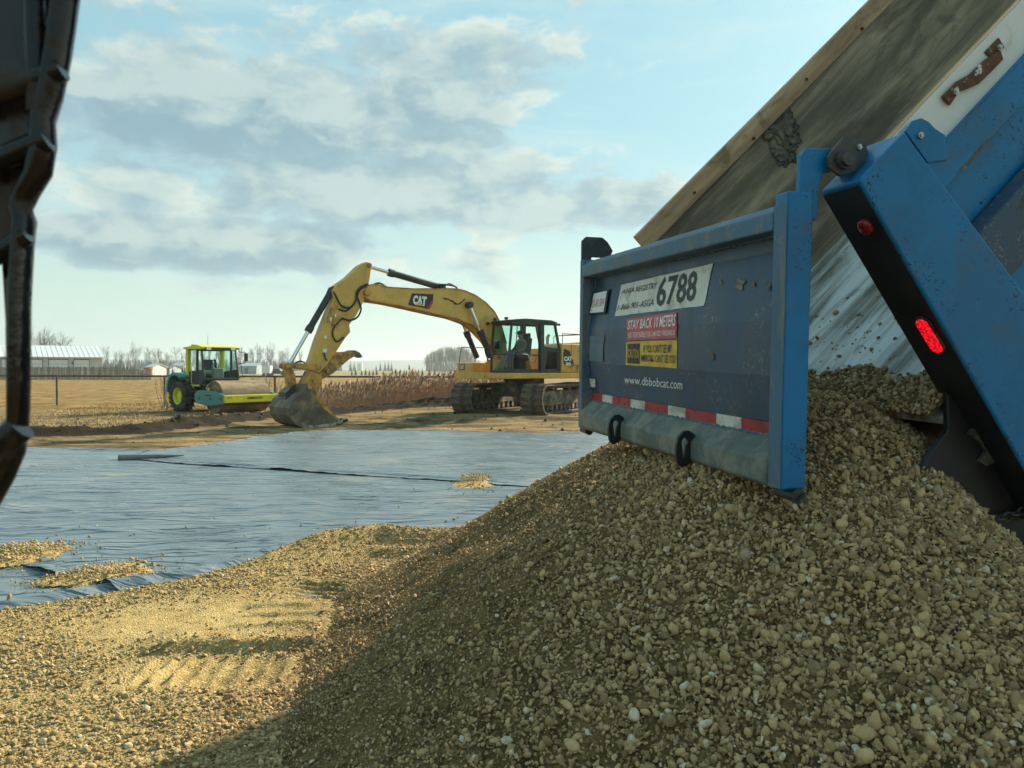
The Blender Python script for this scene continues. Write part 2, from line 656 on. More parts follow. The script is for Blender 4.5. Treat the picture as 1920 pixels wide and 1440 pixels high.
# ================================================================== MEMBRANE SHEETS
def sheet_material(name, tone):
    mt = bpy.data.materials.new(name)
    mt.use_nodes = True
    T = NT(mt.node_tree)
    P = T.n('ShaderNodeNewGeometry').outputs['Position']
    n = T.noise(P, 1.4, 5.0, 0.6)
    dust = T.noise(P, 0.7, 8.0, 0.7, 0.4)
    c = T.mix(n, tuple(t * 0.8 for t in tone), tuple(t * 1.25 for t in tone))
    c = T.mix(T.ramp(dust, 0.54, 0.66, 0, 0.40), c, (0.30, 0.27, 0.20))
    b = T.n('ShaderNodeBsdfPrincipled')
    T.set(b.inputs['Base Color'], c)
    T.set(b.inputs['Roughness'], T.ramp(n, 0.3, 0.7, 0.26, 0.38))
    b.inputs['Specular IOR Level'].default_value = 0.7
    # fine tension wrinkles, all running the same way across the strips
    ca, sa = math.cos(math.radians(9)), math.sin(math.radians(9))
    x, y, z = T.sep(P)
    u = T.m('ADD', T.m('MULTIPLY', x, ca), T.m('MULTIPLY', y, sa))
    v = T.m('SUBTRACT', T.m('MULTIPLY', y, ca), T.m('MULTIPLY', x, sa))
    wob = T.noise(P, 0.6, 3.0, 0.5)
    q = T.comb(T.m('MULTIPLY', u, 0.16), T.m('ADD', v, T.m('MULTIPLY', wob, 0.7)), 0.0)
    w1 = T.m('ABSOLUTE', T.m('SUBTRACT', T.noise(q, 3.4, 4.0, 0.5, 0.3), 0.5))
    w2 = T.m('ABSOLUTE', T.m('SUBTRACT', T.noise(T.v('ADD', q, (7.3, 2.1, 0)), 8.0, 3.0, 0.5, 0.4), 0.5))
    patchy = T.ramp(T.noise(P, 0.5, 3.0, 0.55), 0.35, 0.65, 0.35, 1.0)
    hgt = T.m('MULTIPLY', T.m('ADD', T.ramp(w1, 0.0, 0.10, 1.0, 0.0), T.m('MULTIPLY', T.ramp(w2, 0.0, 0.12, 1.0, 0.0), 0.25)), patchy)
    bn = T.n('ShaderNodeBump')
    bn.inputs['Strength'].default_value = 0.9
    bn.inputs['Distance'].default_value = 0.045
    T.set(bn.inputs['Height'], hgt)
    T.set(b.inputs['Normal'], bn.outputs[0])
    o = T.n('ShaderNodeOutputMaterial')
    T.set(o.inputs[0], b.outputs[0])
    MATS[name] = mt


sheet_material('membrane_a', (0.130, 0.172, 0.200))
sheet_material('membrane_b', (0.120, 0.162, 0.195))


def poly_y(pts, X):
    p = sorted(pts)
    return np.interp(X, [a for a, _ in p], [b for _, b in p])


def gpts(l, z=0.0):
    return [(p.x, p.y) for p in (on_ground(a, b, z) for a, b in l)]


FAR_EDGE = [(-30, 18.0), (-16, 17.2)] + gpts([(40, 842), (180, 846), (300, 849), (400, 837), (480, 825), (560, 814), (640, 810),
                                             (800, 811), (940, 814), (1080, 816), (1200, 821)]) + [(6, 18.4), (10, 18)]
SEAM1 = gpts([(222, 862), (320, 872), (500, 884), (700, 897), (840, 907), (1010, 920)]) + [(3.5, 9.6), (10, 8.0)]
SEAM2 = [(-9, 8.7)] + gpts([(0, 1052), (100, 1082), (200, 1112)]) + [(-1.5, 4.9)]


# outline of the gravel layer where it laps onto the sheet
EDGE = [(-12, 5.2), (-6, 5.1)] + gpts([(30, 1140), (200, 1112), (400, 1076), (450, 1060), (560, 1031), (640, 1015), (720, 1006), (860, 1010)], 0.03) + [(0.4, 7.3), (1.5, 7.6), (4, 7.6)]


def sheet_h(X, Y, edge_lift=None):
    ang = math.radians(6)
    U = X * math.cos(ang) + Y * math.sin(ang)
    V = -X * math.sin(ang) + Y * math.cos(ang)
    wob = 0.5 * vnoise(U, V, 0.5, 31, 3)
    a = 0.5 + 0.5 * vnoise(U, V, 0.45, 37, 2)
    r1 = vnoise(U * 0.55, V * 1.7 + wob, 1.6, 41, 4, 0.55)
    r2 = 1 - np.abs(vnoise(U * 0.40 + wob, V * 1.9 + wob * 1.5, 1.7, 43, 2, 0.5))
    fall = 0.35 + 0.65 * smooth01(-Y, -17, -7)
    z = 0.030 + (0.016 * r1 + 0.030 * (r2 ** 6) * a) * fall
    # the hem is rucked up into a low fold just before the gravel
    de = Y - poly_y(EDGE, X) - 0.05 * vnoise(X, X * 0, 1.1, 47, 2)
    z = z + (0.06 * np.exp(-((de - 0.16) / 0.11) ** 2) + 0.03 * np.exp(-((de - 0.42) / 0.07) ** 2)) * smooth01(X, -4.0, -3.2) * smooth01(-X, 1.75, 2.3)
    return z


def make_sheet(label, x0, x1, lo, hi, base, mat, dx_, ny, lift_lo=0.0):
    xs_ = np.arange(x0, x1, dx_)
    yl, yh = lo(xs_), hi(xs_)
    t = np.linspace(0, 1, ny) ** 1.25
    X = np.repeat(xs_[None, :], ny, 0)
    Y = yl[None, :] + (yh - yl)[None, :] * t[:, None]
    Z = sheet_h(X, Y) + base
    # hems wave a little
    Z[-1] -= 0.0
    if lift_lo:
        wv = np.clip(0.15 + 1.2 * vnoise(xs_, xs_ * 0 + 3.3, 2.6, 77, 4), 0, 1)
        dist = (Y - yl[None, :])
        Z += (lift_lo * wv)[None, :] * np.exp(-(dist / 0.09) ** 2)
        Y[0] += 0.03 * vnoise(xs_, xs_ * 0, 3.1, 78, 3)
    dfar = yh[None, :] - Y
    Z += 0.05 * np.exp(-(dfar / 0.10) ** 2) * (0.5 + 0.5 * vnoise(X, Y, 1.3, 80, 2))
    o = grid_object('membrane_sheet', X, Y, Z, mat)
    return tag(o, label, 'plastic sheet', 'membrane sheets rolled out over the site')


far_f = lambda X: poly_y(FAR_EDGE, X) + 0.10 * vnoise(X, X * 0, 0.8, 55, 3)
s1_f = lambda X: poly_y(SEAM1, X) + 0.04 * vnoise(X, X * 0 + 9, 0.9, 56, 3)
s2_f = lambda X: poly_y(SEAM2, X)
xs1 = SEAM1[0][0]
make_sheet('far strip of shiny grey-blue membrane sheet, between its dashed dark seam and the excavator', xs1, 8, s1_f, far_f, 0.012, 'membrane_a', 0.05, 170, 0.035)


def mid_hi(X):
    return np.where(X < xs1 + 0.05, far_f(X), s1_f(X) + 0.25)


def mid_lo(X):
    return s2_f(X)


make_sheet('broad middle strip of rippled grey-blue membrane sheet below the long seam', -16, 7, mid_lo, mid_hi, 0.0, 'membrane_b', 0.045, 300, 0.045)
make_sheet('small corner of membrane sheet at the lower left, with gravel spilled across it', -14, -1.5, lambda X: s2_f(X) * 0 + 3.6, lambda X: s2_f(X) + 0.25, -0.014, 'membrane_a', 0.045, 110)
# the rolled-over end lying at the start of the long seam
fr = MB()
p0, p1 = on_ground(222, 861, 0.05), on_ground(345, 857, 0.05)
fold_pts = [p0 + (p1 - p0) * t for t in np.linspace(0, 1, 9)]
fr.tube([p + Vector((0, 0.0, 0.03)) for p in fold_pts], [0.06, .058, .055, .05, .045, .04, .03, .02, .01], 10)
pm('membrane_pale', (0.16, 0.165, 0.16), 0.5, var=.2, scale=5, bump=.3, bscale=14)
tag(fr.build('membrane_roll', 'membrane_pale', smooth=50), 'rolled-over pale end of membrane at the start of the seam', 'sheet roll')


# ================================================================== GRAVEL
def stone_material(name, dark, lightc, pale, pale_amt):
    mt = bpy.data.materials.new(name)
    mt.use_nodes = True
    T = NT(mt.node_tree)
    oi = T.n('ShaderNodeObjectInfo')
    tc = T.n('ShaderNodeTexCoord').outputs['Object']
    rnd = oi.outputs['Random']
    c = T.mix(rnd, dark, lightc)
    r2 = T.m('FRACT', T.m('MULTIPLY', rnd, 37.7))
    r3 = T.m('FRACT', T.m('MULTIPLY', rnd, 91.3))
    c = T.mix(T.m('MULTIPLY', T.m('GREATER_THAN', r2, 1 - pale_amt), 0.8), c, pale)
    c = T.mix(T.m('MULTIPLY', T.m('GREATER_THAN', r3, 0.93), 0.6), c, (0.20, 0.12, 0.075))
    n = T.noise(T.v('ADD', tc, T.v('SCALE', oi.outputs['Location'], s=3.0)), 2.2, 6.0, 0.7)
    c = T.mix(T.ramp(n, 0.42, 0.66, 0, 0.7), c, tuple(0.5 * (a + b) * 0.95 for a, b in zip(dark, lightc)))
    b = T.n('ShaderNodeBsdfPrincipled')
    T.set(b.inputs['Base Color'], c)
    b.inputs['Roughness'].default_value = 0.85
    b.inputs['Specular IOR Level'].default_value = 0.3
    bn = T.n('ShaderNodeBump')
    bn.inputs['Strength'].default_value = 0.35
    bn.inputs['Distance'].default_value = 0.08
    T.set(bn.inputs['Height'], n)
    T.set(b.inputs['Normal'], bn.outputs[0])
    o = T.n('ShaderNodeOutputMaterial')
    T.set(o.inputs[0], b.outputs[0])
    MATS[name] = mt


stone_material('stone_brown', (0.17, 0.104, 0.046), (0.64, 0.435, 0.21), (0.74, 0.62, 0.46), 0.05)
stone_material('stone_tan', (0.24, 0.172, 0.074), (0.52, 0.39, 0.19), (0.60, 0.54, 0.40), 0.06)


def fines_material(name, c0, c1):
    mt = bpy.data.materials.new(name)
    mt.use_nodes = True
    T = NT(mt.node_tree)
    P = T.n('ShaderNodeNewGeometry').outputs['Position']
    n1 = T.noise(P, 7.0, 6.0, 0.65)
    n2 = T.noise(P, 70.0, 4.0, 0.7)
    vo = T.n('ShaderNodeTexVoronoi')
    T.set(vo.inputs['Vector'], P)
    vo.inputs['Scale'].default_value = 85.0
    hpa = T.n('ShaderNodeAttribute', attribute_name='heap').outputs['Fac']  # weight of the darker pair: heap gravel and painted shade
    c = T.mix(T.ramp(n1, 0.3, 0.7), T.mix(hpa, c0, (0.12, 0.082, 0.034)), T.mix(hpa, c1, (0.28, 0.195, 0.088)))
    c = T.mix(T.m('MULTIPLY', T.ramp(n2, 0.5, 0.7), 0.6), c, tuple(a * 0.45 for a in c0))
    c = T.mix(T.ramp(T.sep(vo.outputs['Color'])[0], 0.72, 0.9, 0, 0.55), c, tuple(min(1, a * 1.35) for a in c1))
    b = T.n('ShaderNodeBsdfPrincipled')
    T.set(b.inputs['Base Color'], c)
    b.inputs['Roughness'].default_value = 0.95
    b.inputs['Specular IOR Level'].default_value = 0.15
    bn = T.n('ShaderNodeBump')
    bn.inputs['Strength'].default_value = 0.8
    bn.inputs['Distance'].default_value = 0.012
    T.set(bn.inputs['Height'], T.m('ADD', n2, T.m('MULTIPLY', T.m('SUBTRACT', 0.6, vo.outputs['Distance']), 1.0)))
    T.set(b.inputs['Normal'], bn.outputs[0])
    o = T.n('ShaderNodeOutputMaterial')
    T.set(o.inputs[0], b.outputs[0])
    MATS[name] = mt


fines_material('fines_shade_brown', (0.06, 0.037, 0.014), (0.21, 0.138, 0.054))  # kept dark so the shade between stones is in the colour
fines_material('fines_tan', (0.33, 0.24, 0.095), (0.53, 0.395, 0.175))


def pebbles(mat):
    """a hidden kit of eight pebble shapes, rounded and broken ones"""
    c = bpy.data.collections.new('pebble_kit_' + mat)
    for k in range(12):
        bm = bmesh.new()
        rounded = k < 5
        fl = Vector((1.0, 0.62 + 0.30 * random.random(), 0.42 + 0.30 * random.random()))
        o = Vector((random.random() * 50, random.random() * 50, k * 9.1))
        if rounded:
            bmesh.ops.create_icosphere(bm, subdivisions=2, radius=0.5)
            for v in bm.verts:
                d = 1 + 0.42 * mnoise.noise(v.co * 1.9 + o)
                v.co = Vector((v.co.x * fl.x, v.co.y * fl.y, v.co.z * fl.z)) * d
        else:
            # broken stone: hull of a few scattered points, edges knocked off
            for q in range(13):
                u = Vector((random.gauss(0, 1), random.gauss(0, 1), random.gauss(0, 1))).normalized() * (0.42 + 0.14 * random.random())
                bm.verts.new((u.x * fl.x * 1.05, u.y * fl.y * 1.05, u.z * fl.z * 1.05))
            h = bmesh.ops.convex_hull(bm, input=bm.verts)
            bmesh.ops.delete(bm, geom=[g for g in h['geom_interior'] if isinstance(g, bmesh.types.BMVert)], context='VERTS')
            bmesh.ops.bevel(bm, geom=bm.edges[:], offset=0.03, segments=1, affect='EDGES', clamp_overlap=True)
        me = bpy.data.meshes.new('pebble')
        bm.to_mesh(me)
        bm.free()
        if rounded:
            me.shade_smooth()
        me.materials.append(MATS[mat])
        c.objects.link(bpy.data.objects.new('pebble', me))
    return c


KITS = {m: pebbles(m) for m in ('stone_brown', 'stone_tan')}


def scatter_tree(kit):
    ng = bpy.data.node_groups.new('scatter_' + kit.name, 'GeometryNodeTree')
    ng.interface.new_socket('Geometry', in_out='INPUT', socket_type='NodeSocketGeometry')
    ng.interface.new_socket('Geometry', in_out='OUTPUT', socket_type='NodeSocketGeometry')
    gi, go = ng.nodes.new('NodeGroupInput'), ng.nodes.new('NodeGroupOutput')
    ci = ng.nodes.new('GeometryNodeCollectionInfo')
    ci.inputs['Collection'].default_value = kit
    ci.inputs['Separate Children'].default_value = True
    ci.inputs['Reset Children'].default_value = True
    ip = ng.nodes.new('GeometryNodeInstanceOnPoints')
    ip.inputs['Pick Instance'].default_value = True

    def attr(nm, typ):
        a = ng.nodes.new('GeometryNodeInputNamedAttribute')
        a.data_type = typ
        a.inputs['Name'].default_value = nm
        return a.outputs[0]
    L = ng.links.new
    L(gi.outputs[0], ip.inputs['Points'])
    L(ci.outputs[0], ip.inputs['Instance'])
    L(attr('kind_index', 'INT'), ip.inputs['Instance Index'])
    er = ng.nodes.new('FunctionNodeEulerToRotation')
    L(attr('spin', 'FLOAT_VECTOR'), er.inputs[0])
    L(er.outputs[0], ip.inputs['Rotation'])
    L(attr('size', 'FLOAT'), ip.inputs['Scale'])
    L(ip.outputs[0], go.inputs[0])
    return ng


TREES = {m: scatter_tree(k) for m, k in KITS.items()}


def scatter(name, co, size, kit, parent=None, flat=0.6):
    n = len(co)
    me = bpy.data.meshes.new(name)
    me.vertices.add(n)
    me.vertices.foreach_set('co', co.astype(np.float32).ravel())
    a = me.attributes.new('size', 'FLOAT', 'POINT')
    a.data.foreach_set('value', size.astype(np.float32))
    a = me.attributes.new('kind_index', 'INT', 'POINT')
    a.data.foreach_set('value', rng.integers(0, 12, n).astype(np.int32))
    sp = rng.normal(0, flat, (n, 3))
    sp[:, 2] = rng.uniform(0, 6.283, n)
    a = me.attributes.new('spin', 'FLOAT_VECTOR', 'POINT')
    a.data.foreach_set('vector', sp.astype(np.float32).ravel())
    o = bpy.data.objects.new(name, me)
    COL.objects.link(o)
    md = o.modifiers.new('scatter', 'NODES')
    md.node_group = TREES[kit]
    if parent is not None:
        o.parent = parent
    return o


# ---- truck frame of reference (needed for the pile): near lower rear corner of the tailgate, axes along and across the truck
TN = at_depth(1464, 917, 3.09)
TU = Vector((0.968, 0.252, 0)).normalized()
TV = Vector((-0.252, 0.968, 0.032)).normalized()
TW = TU.cross(TV)



def sand_mask(X, Y):
    """where the loader has scraped the layer down to smooth sand"""
    n = 0.35 * vnoise(X, Y, 2.2, 60, 3)
    m = np.exp(-((((X + 1.85) / 1.15) ** 2 + ((Y - 4.92) / 0.60) ** 2) ** 1.8) * (1 + n))
    m = np.maximum(m, 0.95 * np.exp(-(((X + 1.60) / 0.58) ** 4 + ((Y - 4.07) / 0.27) ** 4)))
    m = np.maximum(m, 0.9 * np.exp(-(((X + 1.30) / 0.48) ** 4 + ((Y - 5.62) / 0.32) ** 4)))
    m = np.maximum(m, 0.7 * np.exp(-(((X + 2.5) / 0.45) ** 2 + ((Y - 4.1 - .15 * X) / 0.16) ** 2)))
    m = np.maximum(m, 0.6 * np.exp(-((Y - 6.28 + 0.10 * X) / 0.12) ** 2) * smooth01(X, -2.0, -1.4))
    return np.clip(m, 0, 1)


def bed_h(X, Y):
    e = poly_y(EDGE, X) + 0.06 * vnoise(X, Y * 0, 1.6, 61, 3)
    d = e - Y
    right = smooth01(X, -2.3, -1.6)
    z = -0.02 + 0.10 * smooth01(d, -0.02, 0.25)
    # windrow pushed up along the hem: crest, then a slope that faces the viewer
    z += right * (0.13 * smooth01(d, 0.0, 0.22) * (1 - smooth01(d, 0.28, 0.58)) * (1 + 0.3 * vnoise(X, Y, 1.5, 65, 2)))
    z += right * 0.06 * np.exp(-((d - 0.95) / 0.10) ** 2) * (1 + 0.4 * vnoise(X, Y, 2.5, 67, 2))
    z += (0.020 * vnoise(X, Y, 1.4, 62, 4) + 0.007 * vnoise(X, Y, 9, 63, 3)) * smooth01(d, 0, .4)
    # scarp below the scraped sand
    lx = smooth01(X, -2.3, -1.9) * smooth01(-X, 0.85, 1.2)
    yy = Y - 4.37 - 0.10 * (X + 1.6) - 0.02 * np.sin(X * 6)
    z += lx * 0.055 * smooth01(yy, -0.05, 0.06) * (1 - smooth01(yy, 0.2, 0.9))
    # shallow scrapes
    for sy, x0, hl in ((4.66, -1.45, .35), (4.95, -1.35, .40), (5.20, -1.6, .3)):
        q = Y - sy - 0.10 * (X - x0)
        m = smooth01(-np.abs(X - x0), -hl, -hl + .15)
        z += m * (0.022 * smooth01(q, -0.03, 0.02) * (1 - smooth01(q, 0.02, 0.25)))
    # grouser marks of a track: bars seen end-on (near) and broadside (far)
    for cx, cy, hl, hw, kx, ky, pit in ((-1.60, 4.07, 0.52, 0.23, 1.0, 0.06, 0.105), (-1.30, 5.62, 0.42, 0.28, 0.30, 1.0, 0.098)):
        nn = vnoise(X, Y, 3.2, 69, 3)
        m = smooth01(-np.abs(X - cx) + .10 * nn, -hl, -hl + .22) * smooth01(-np.abs(Y - cy) + .06 * vnoise(X, Y, 5, 72, 2), -hw, -hw + .12)
        ph = (((X - cx) * kx + (Y - cy) * ky) / pit + 0.35 * nn) % 1.0
        z += m * (0.034 * np.exp(-((ph - .5) / .20) ** 2) * np.clip(.75 + .9 * vnoise(X, Y, 6, 70, 3), 0, 1.4) - 0.02)
    return z


PR1 = TN + TU * 0.70 + TV * 0.75
PR2 = TN + TU * 0.88 + TV * 2.00


def pile_h(X, Y):
    d, s, t = seg_dist(X, Y, [(PR1.x, PR1.y), (PR2.x, PR2.y)])
    d = d + 0.06 * vnoise(X, Y, 1.3, 71, 3)
    crest = 1.545 + 0.0 * t
    aa = (X - TN.x) * TU.x + (Y - TN.y) * TU.y
    z = crest - 0.62 * (np.sqrt(d * d + 0.04) - 0.2)
    z = np.where(z < 0.35, 0.35 - (0.35 - z) * 0.80, z) - 0.40 * smooth01(aa, 0.95, 1.8)
    vv = (X - TN.x) * TV.x + (Y - TN.y) * TV.y
    z += 0.07 * np.exp(-((aa - 0.86) / 0.26) ** 2 - ((vv - 0.42) / 0.30) ** 2) - 0.30 * smooth01(aa, 0.75, 1.5) * smooth01(-vv, -0.45, 0.0)
    z += 0.022 * vnoise(X, Y, 2.4, 72, 4) + 0.006 * vnoise(X, Y, 12, 73, 3)
    return z


bx, by = np.meshgrid(np.arange(-5.4, 1.7, 0.0155), np.arange(1.0, 7.8, 0.0155))
bz = bed_h(bx, by)
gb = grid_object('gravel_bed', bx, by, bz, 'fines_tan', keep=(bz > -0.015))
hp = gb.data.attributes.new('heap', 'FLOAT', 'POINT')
heap_shade = smooth01(pile_h(bx, by) - bz + 0.14 * vnoise(bx, by, 1.5, 68, 4), -0.40, 0.0)  # browner near the heap: spilled gravel, with its shade blended into the colour
heap_shade = np.maximum(heap_shade, 0.55 * (1 - sand_mask(bx, by)))  # off the sand, fines coloured darker for the shadows among stones
hp.data.foreach_set('value', heap_shade.astype(np.float32).ravel())
tag(gb, 'flat layer of sunlit tan gravel with track marks, bottom left of the picture', 'gravel', kind='stuff')
px_, py_ = np.meshgrid(np.arange(-2.2, 4.6, 0.025), np.arange(0.4, 8.2, 0.025))
pz_ = pile_h(px_, py_)
gp = grid_object('gravel_pile', px_, py_, pz_, 'fines_shade_brown', keep=(pz_ > -0.1))
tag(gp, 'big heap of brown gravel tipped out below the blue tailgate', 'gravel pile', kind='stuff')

# stones on the layer
N = 230000
X, Y = rng.uniform(-5.2, 1.2, N), rng.uniform(1.2, 7.5, N)
Z = bed_h(X, Y)
P = pile_h(X, Y)
keepd = (0.62 + 0.4 * vnoise(X, Y, 1.1, 64, 3)) * (1 - 0.96 * np.clip(1.25 * sand_mask(X, Y), 0, 1))
ok = (Z > 0.005) & (P < Z + 0.02) & (rng.uniform(0, 1, N) < np.clip(keepd, 0, 1) * np.clip(4.2 / Y, 0.3, 1.0)) & (np.abs(X) < 0.72 * Y + 1.0)
X, Y, Z, P = X[ok], Y[ok], Z[ok], P[ok]
mixed = smooth01(P - Z + 0.14 * vnoise(X, Y, 1.5, 68, 4), -0.45, 0.0) > rng.uniform(0, 1, len(X))
S = np.clip(rng.lognormal(math.log(0.0160), 0.45, len(X)), 0.007, 0.045)
co = np.stack([X, Y, Z + S * 0.12], -1)
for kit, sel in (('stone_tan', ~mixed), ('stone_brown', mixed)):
    o = scatter('stones', co[sel], S[sel], kit, gb)
    o['kind'] = 'stuff'

# stones on the heap: fine on the left flank, coarse towards the near side and the truck
N = 520000
X, Y = rng.uniform(-2.0, 4.2, N), rng.uniform(0.8, 7.6, N)
Z = pile_h(X, Y)
B = bed_h(X, Y)
coarse = smooth01(X - 0.35 * (Y - 3.0), -0.9, 0.9)
patch = 0.5 + 0.5 * vnoise(X, Y, 1.7, 66, 3)
acc = (0.55 + 0.45 * coarse) * (0.35 + 0.65 * patch) * np.clip(3.2 / Y, 0.35, 1.0)
ok = (Z > B - 0.01) & (Z > 0.02) & (rng.uniform(0, 1, N) < acc) & (np.abs(X) < 0.74 * Y + 0.7)
X, Y, Z, coarse = X[ok], Y[ok], Z[ok], coarse[ok]
S = np.clip(rng.lognormal(0, 0.45, len(X)) * (0.0100 + 0.0072 * coarse), 0.007, 0.062)
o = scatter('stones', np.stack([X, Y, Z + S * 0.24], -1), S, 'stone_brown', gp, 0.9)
o['kind'] = 'stuff'


# gravel spilled on the membrane
def spill(label, px, py, rx, ry, n, hgt, seed):
    c = on_ground(px, py, 0.04)
    r = np.random.default_rng(seed)
    gx, gy = np.meshgrid(np.linspace(-1.6, 1.6, 60), np.linspace(-1.6, 1.6, 60))
    XX, YY = c.x + gx * rx, c.y + gy * ry
    rr = np.hypot(gx, gy) + 0.35 * vnoise(XX, YY, 3.0, seed, 3)
    ZZ = sheet_h(XX, YY) + hgt * np.exp(-(rr * 1.35) ** 2) * (1 + .4 * vnoise(XX, YY, 7, seed + 1, 3)) - 0.012
    ob = grid_object('gravel_spill', XX, YY, ZZ, 'fines_tan', keep=(rr < 1.0))
    a, q = r.uniform(0, 6.283, n), np.abs(r.normal(0, 0.62, n))
    X, Y = c.x + np.cos(a) * q * rx, c.y + np.sin(a) * q * ry
    rr = np.hypot((X - c.x) / rx, (Y - c.y) / ry) + 0.35 * vnoise(X, Y, 3.0, seed, 3)
    S = np.clip(r.lognormal(math.log(0.02), 0.4, n), 0.008, 0.05)
    Z = sheet_h(X, Y) + np.where(rr < 1.0, hgt * np.exp(-(rr * 1.35) ** 2), 0) + S * 0.15
    st = scatter('stones', np.stack([X, Y, Z], -1), S, 'stone_tan', ob)
    st['kind'] = 'stuff'
    tag(ob, label, 'gravel', 'gravel spilled on the sheet', 'stuff')


spill('gravel spill on the sheet at the left edge of the picture', 45, 1034, 0.40, 0.42, 1500, 0.06, 5)
spill('gravel spill lying over the short seam near the gravel layer', 185, 1078, 0.42, 0.36, 1500, 0.06, 6)
spill('small tan gravel spill on the long seam beside the big heap', 890, 901, 0.33, 0.75, 800, 0.06, 7)
# single stones that rolled onto the sheet
n = 260
X, Y = rng.uniform(-4.6, 1.5, n), rng.uniform(5.6, 11.5, n)
kp = (Y > poly_y(EDGE, X) + 0.05) & (rng.uniform(0, 1, n) < np.clip(1.6 * np.exp(-(Y - poly_y(EDGE, X)) / 1.4), 0.12, 1))
X, Y = X[kp], Y[kp]
S = rng.uniform(0.014, 0.04, len(X))
o = scatter('stray_stones', np.stack([X, Y, sheet_h(X, Y) + S * 0.2], -1), S, 'stone_tan')
tag(o, 'single stones strewn over the grey-blue membrane sheet', 'stones', kind='stuff')

# ================================================================== DUMP TRUCK
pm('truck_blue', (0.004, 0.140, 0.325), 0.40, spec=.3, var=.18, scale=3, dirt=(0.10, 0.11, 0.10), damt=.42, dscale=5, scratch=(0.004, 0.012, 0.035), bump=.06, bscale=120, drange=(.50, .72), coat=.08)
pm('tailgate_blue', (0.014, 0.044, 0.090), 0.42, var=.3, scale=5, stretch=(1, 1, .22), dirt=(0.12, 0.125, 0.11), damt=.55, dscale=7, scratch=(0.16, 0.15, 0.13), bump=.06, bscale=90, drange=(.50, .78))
pm('tailgate_frame', (0.035, 0.105, 0.18), 0.5, var=.25, scale=3, dirt=(0.20, 0.20, 0.165), damt=.75, dscale=8, stretch=(1, 1, .35), scratch=(0.25, 0.22, 0.17), bump=.08, bscale=70, drange=(.44, .66))
pm('lit_dusty_ledge', (0.10, 0.125, 0.115), 0.8, var=.2, scale=6, dirt=(0.24, 0.23, 0.18), damt=.8, dscale=7, bump=.12, bscale=60, drange=(.4, .62))  # dust, plus the light on the upward face put into the grey-green
pm('black_steel', (0.010, 0.012, 0.016), 0.5, var=.3, scale=4, dirt=(0.05, 0.042, 0.03), damt=.4, dscale=6, bump=.1, bscale=50, drange=(.52, .75))
pm('dark_plate', (0.035, 0.04, 0.045), 0.55, var=.3, scale=8, dirt=(0.13, 0.10, 0.07), damt=.6, dscale=9, bump=.15, bscale=60)
pm('rusty_steel', (0.105, 0.045, 0.022), 0.8, var=.35, scale=22, dirt=(0.62, 0.60, 0.55), damt=.95, dscale=16, bump=.4, bscale=90, drange=(.57, .62))
pm('bolt_steel', (0.42, 0.41, 0.38), 0.4, metal=.8, var=.2, scale=40)
pm('white_board', (0.66, 0.67, 0.64), 0.55, var=.06, scale=3, dirt=(0.30, 0.25, 0.19), damt=.5, dscale=7, bump=.04, bscale=40, drange=(.55, .75))
pm('caked_mud', (0.12, 0.098, 0.07), 0.95, var=.4, scale=10, dirt=(0.30, 0.245, 0.16), damt=.8, dscale=9, bump=.9, bscale=45)
pm('red_light', (0.6, 0.01, 0.02), 0.25, var=.25, scale=120, emit=(1.0, 0.006, 0.02), estr=0.55)
def led_material():
    mt = bpy.data.materials.new('red_lens')
    mt.use_nodes = True
    T = NT(mt.node_tree)
    P = T.n('ShaderNodeTexCoord').outputs['Object']
    vo = T.n('ShaderNodeTexVoronoi')
    T.set(vo.inputs['Vector'], P)
    vo.inputs['Scale'].default_value = 95.0
    f = T.ramp(vo.outputs['Distance'], 0.15, 0.6, 1.0, 0.22)
    b = T.n('ShaderNodeBsdfPrincipled')
    b.inputs['Base Color'].default_value = (0.5, 0.008, 0.015, 1)
    b.inputs['Roughness'].default_value = 0.2
    b.inputs['Emission Color'].default_value = (1.0, 0.006, 0.02, 1)
    T.set(b.inputs['Emission Strength'], T.m('MULTIPLY', f, 0.75))
    o = T.n('ShaderNodeOutputMaterial')
    T.set(o.inputs[0], b.outputs[0])
    MATS['red_lens'] = mt


led_material()
pm('red_marker', (0.20, 0.008, 0.014), 0.3, var=.2, scale=30)
pm('tyre_rubber', (0.018, 0.018, 0.018), 0.85, var=.3, scale=10, dirt=(0.12, 0.095, 0.06), damt=.6, dscale=5, bump=.2, bscale=40)
pm('sign_white', (0.62, 0.62, 0.55), 0.5, var=.12, scale=5, dirt=(0.28, 0.25, 0.19), damt=.7, dscale=8, drange=(.50, .68))
pm('sign_black', (0.035, 0.036, 0.038), 0.6, var=.3, scale=20, dirt=(0.30, 0.30, 0.27), damt=.85, dscale=9, drange=(.55, .70))
pm('sticker_red', (0.50, 0.028, 0.045), 0.4, var=.15, scale=8, dirt=(0.5, 0.2, 0.2), damt=.5, dscale=10)
pm('sticker_yellow', (0.62, 0.37, 0.012), 0.4, var=.15, scale=8, dirt=(0.35, 0.25, 0.06), damt=.5, dscale=10)
pm('letter_white', (0.72, 0.72, 0.68), 0.5, var=.05, scale=10, dirt=(0.10, 0.13, 0.2), damt=.8, dscale=22, drange=(.60, .68))
pm('letter_black', (0.012, 0.012, 0.012), 0.5, var=.1, scale=10)
pm('tape_white', (0.58, 0.58, 0.52), 0.4, var=.1, scale=10, dirt=(.2, .18, .14), damt=.6, dscale=12)
pm('tape_red', (0.36, 0.016, 0.022), 0.4, var=.15, scale=10, dirt=(.1, .05, .04), damt=.6, dscale=12)


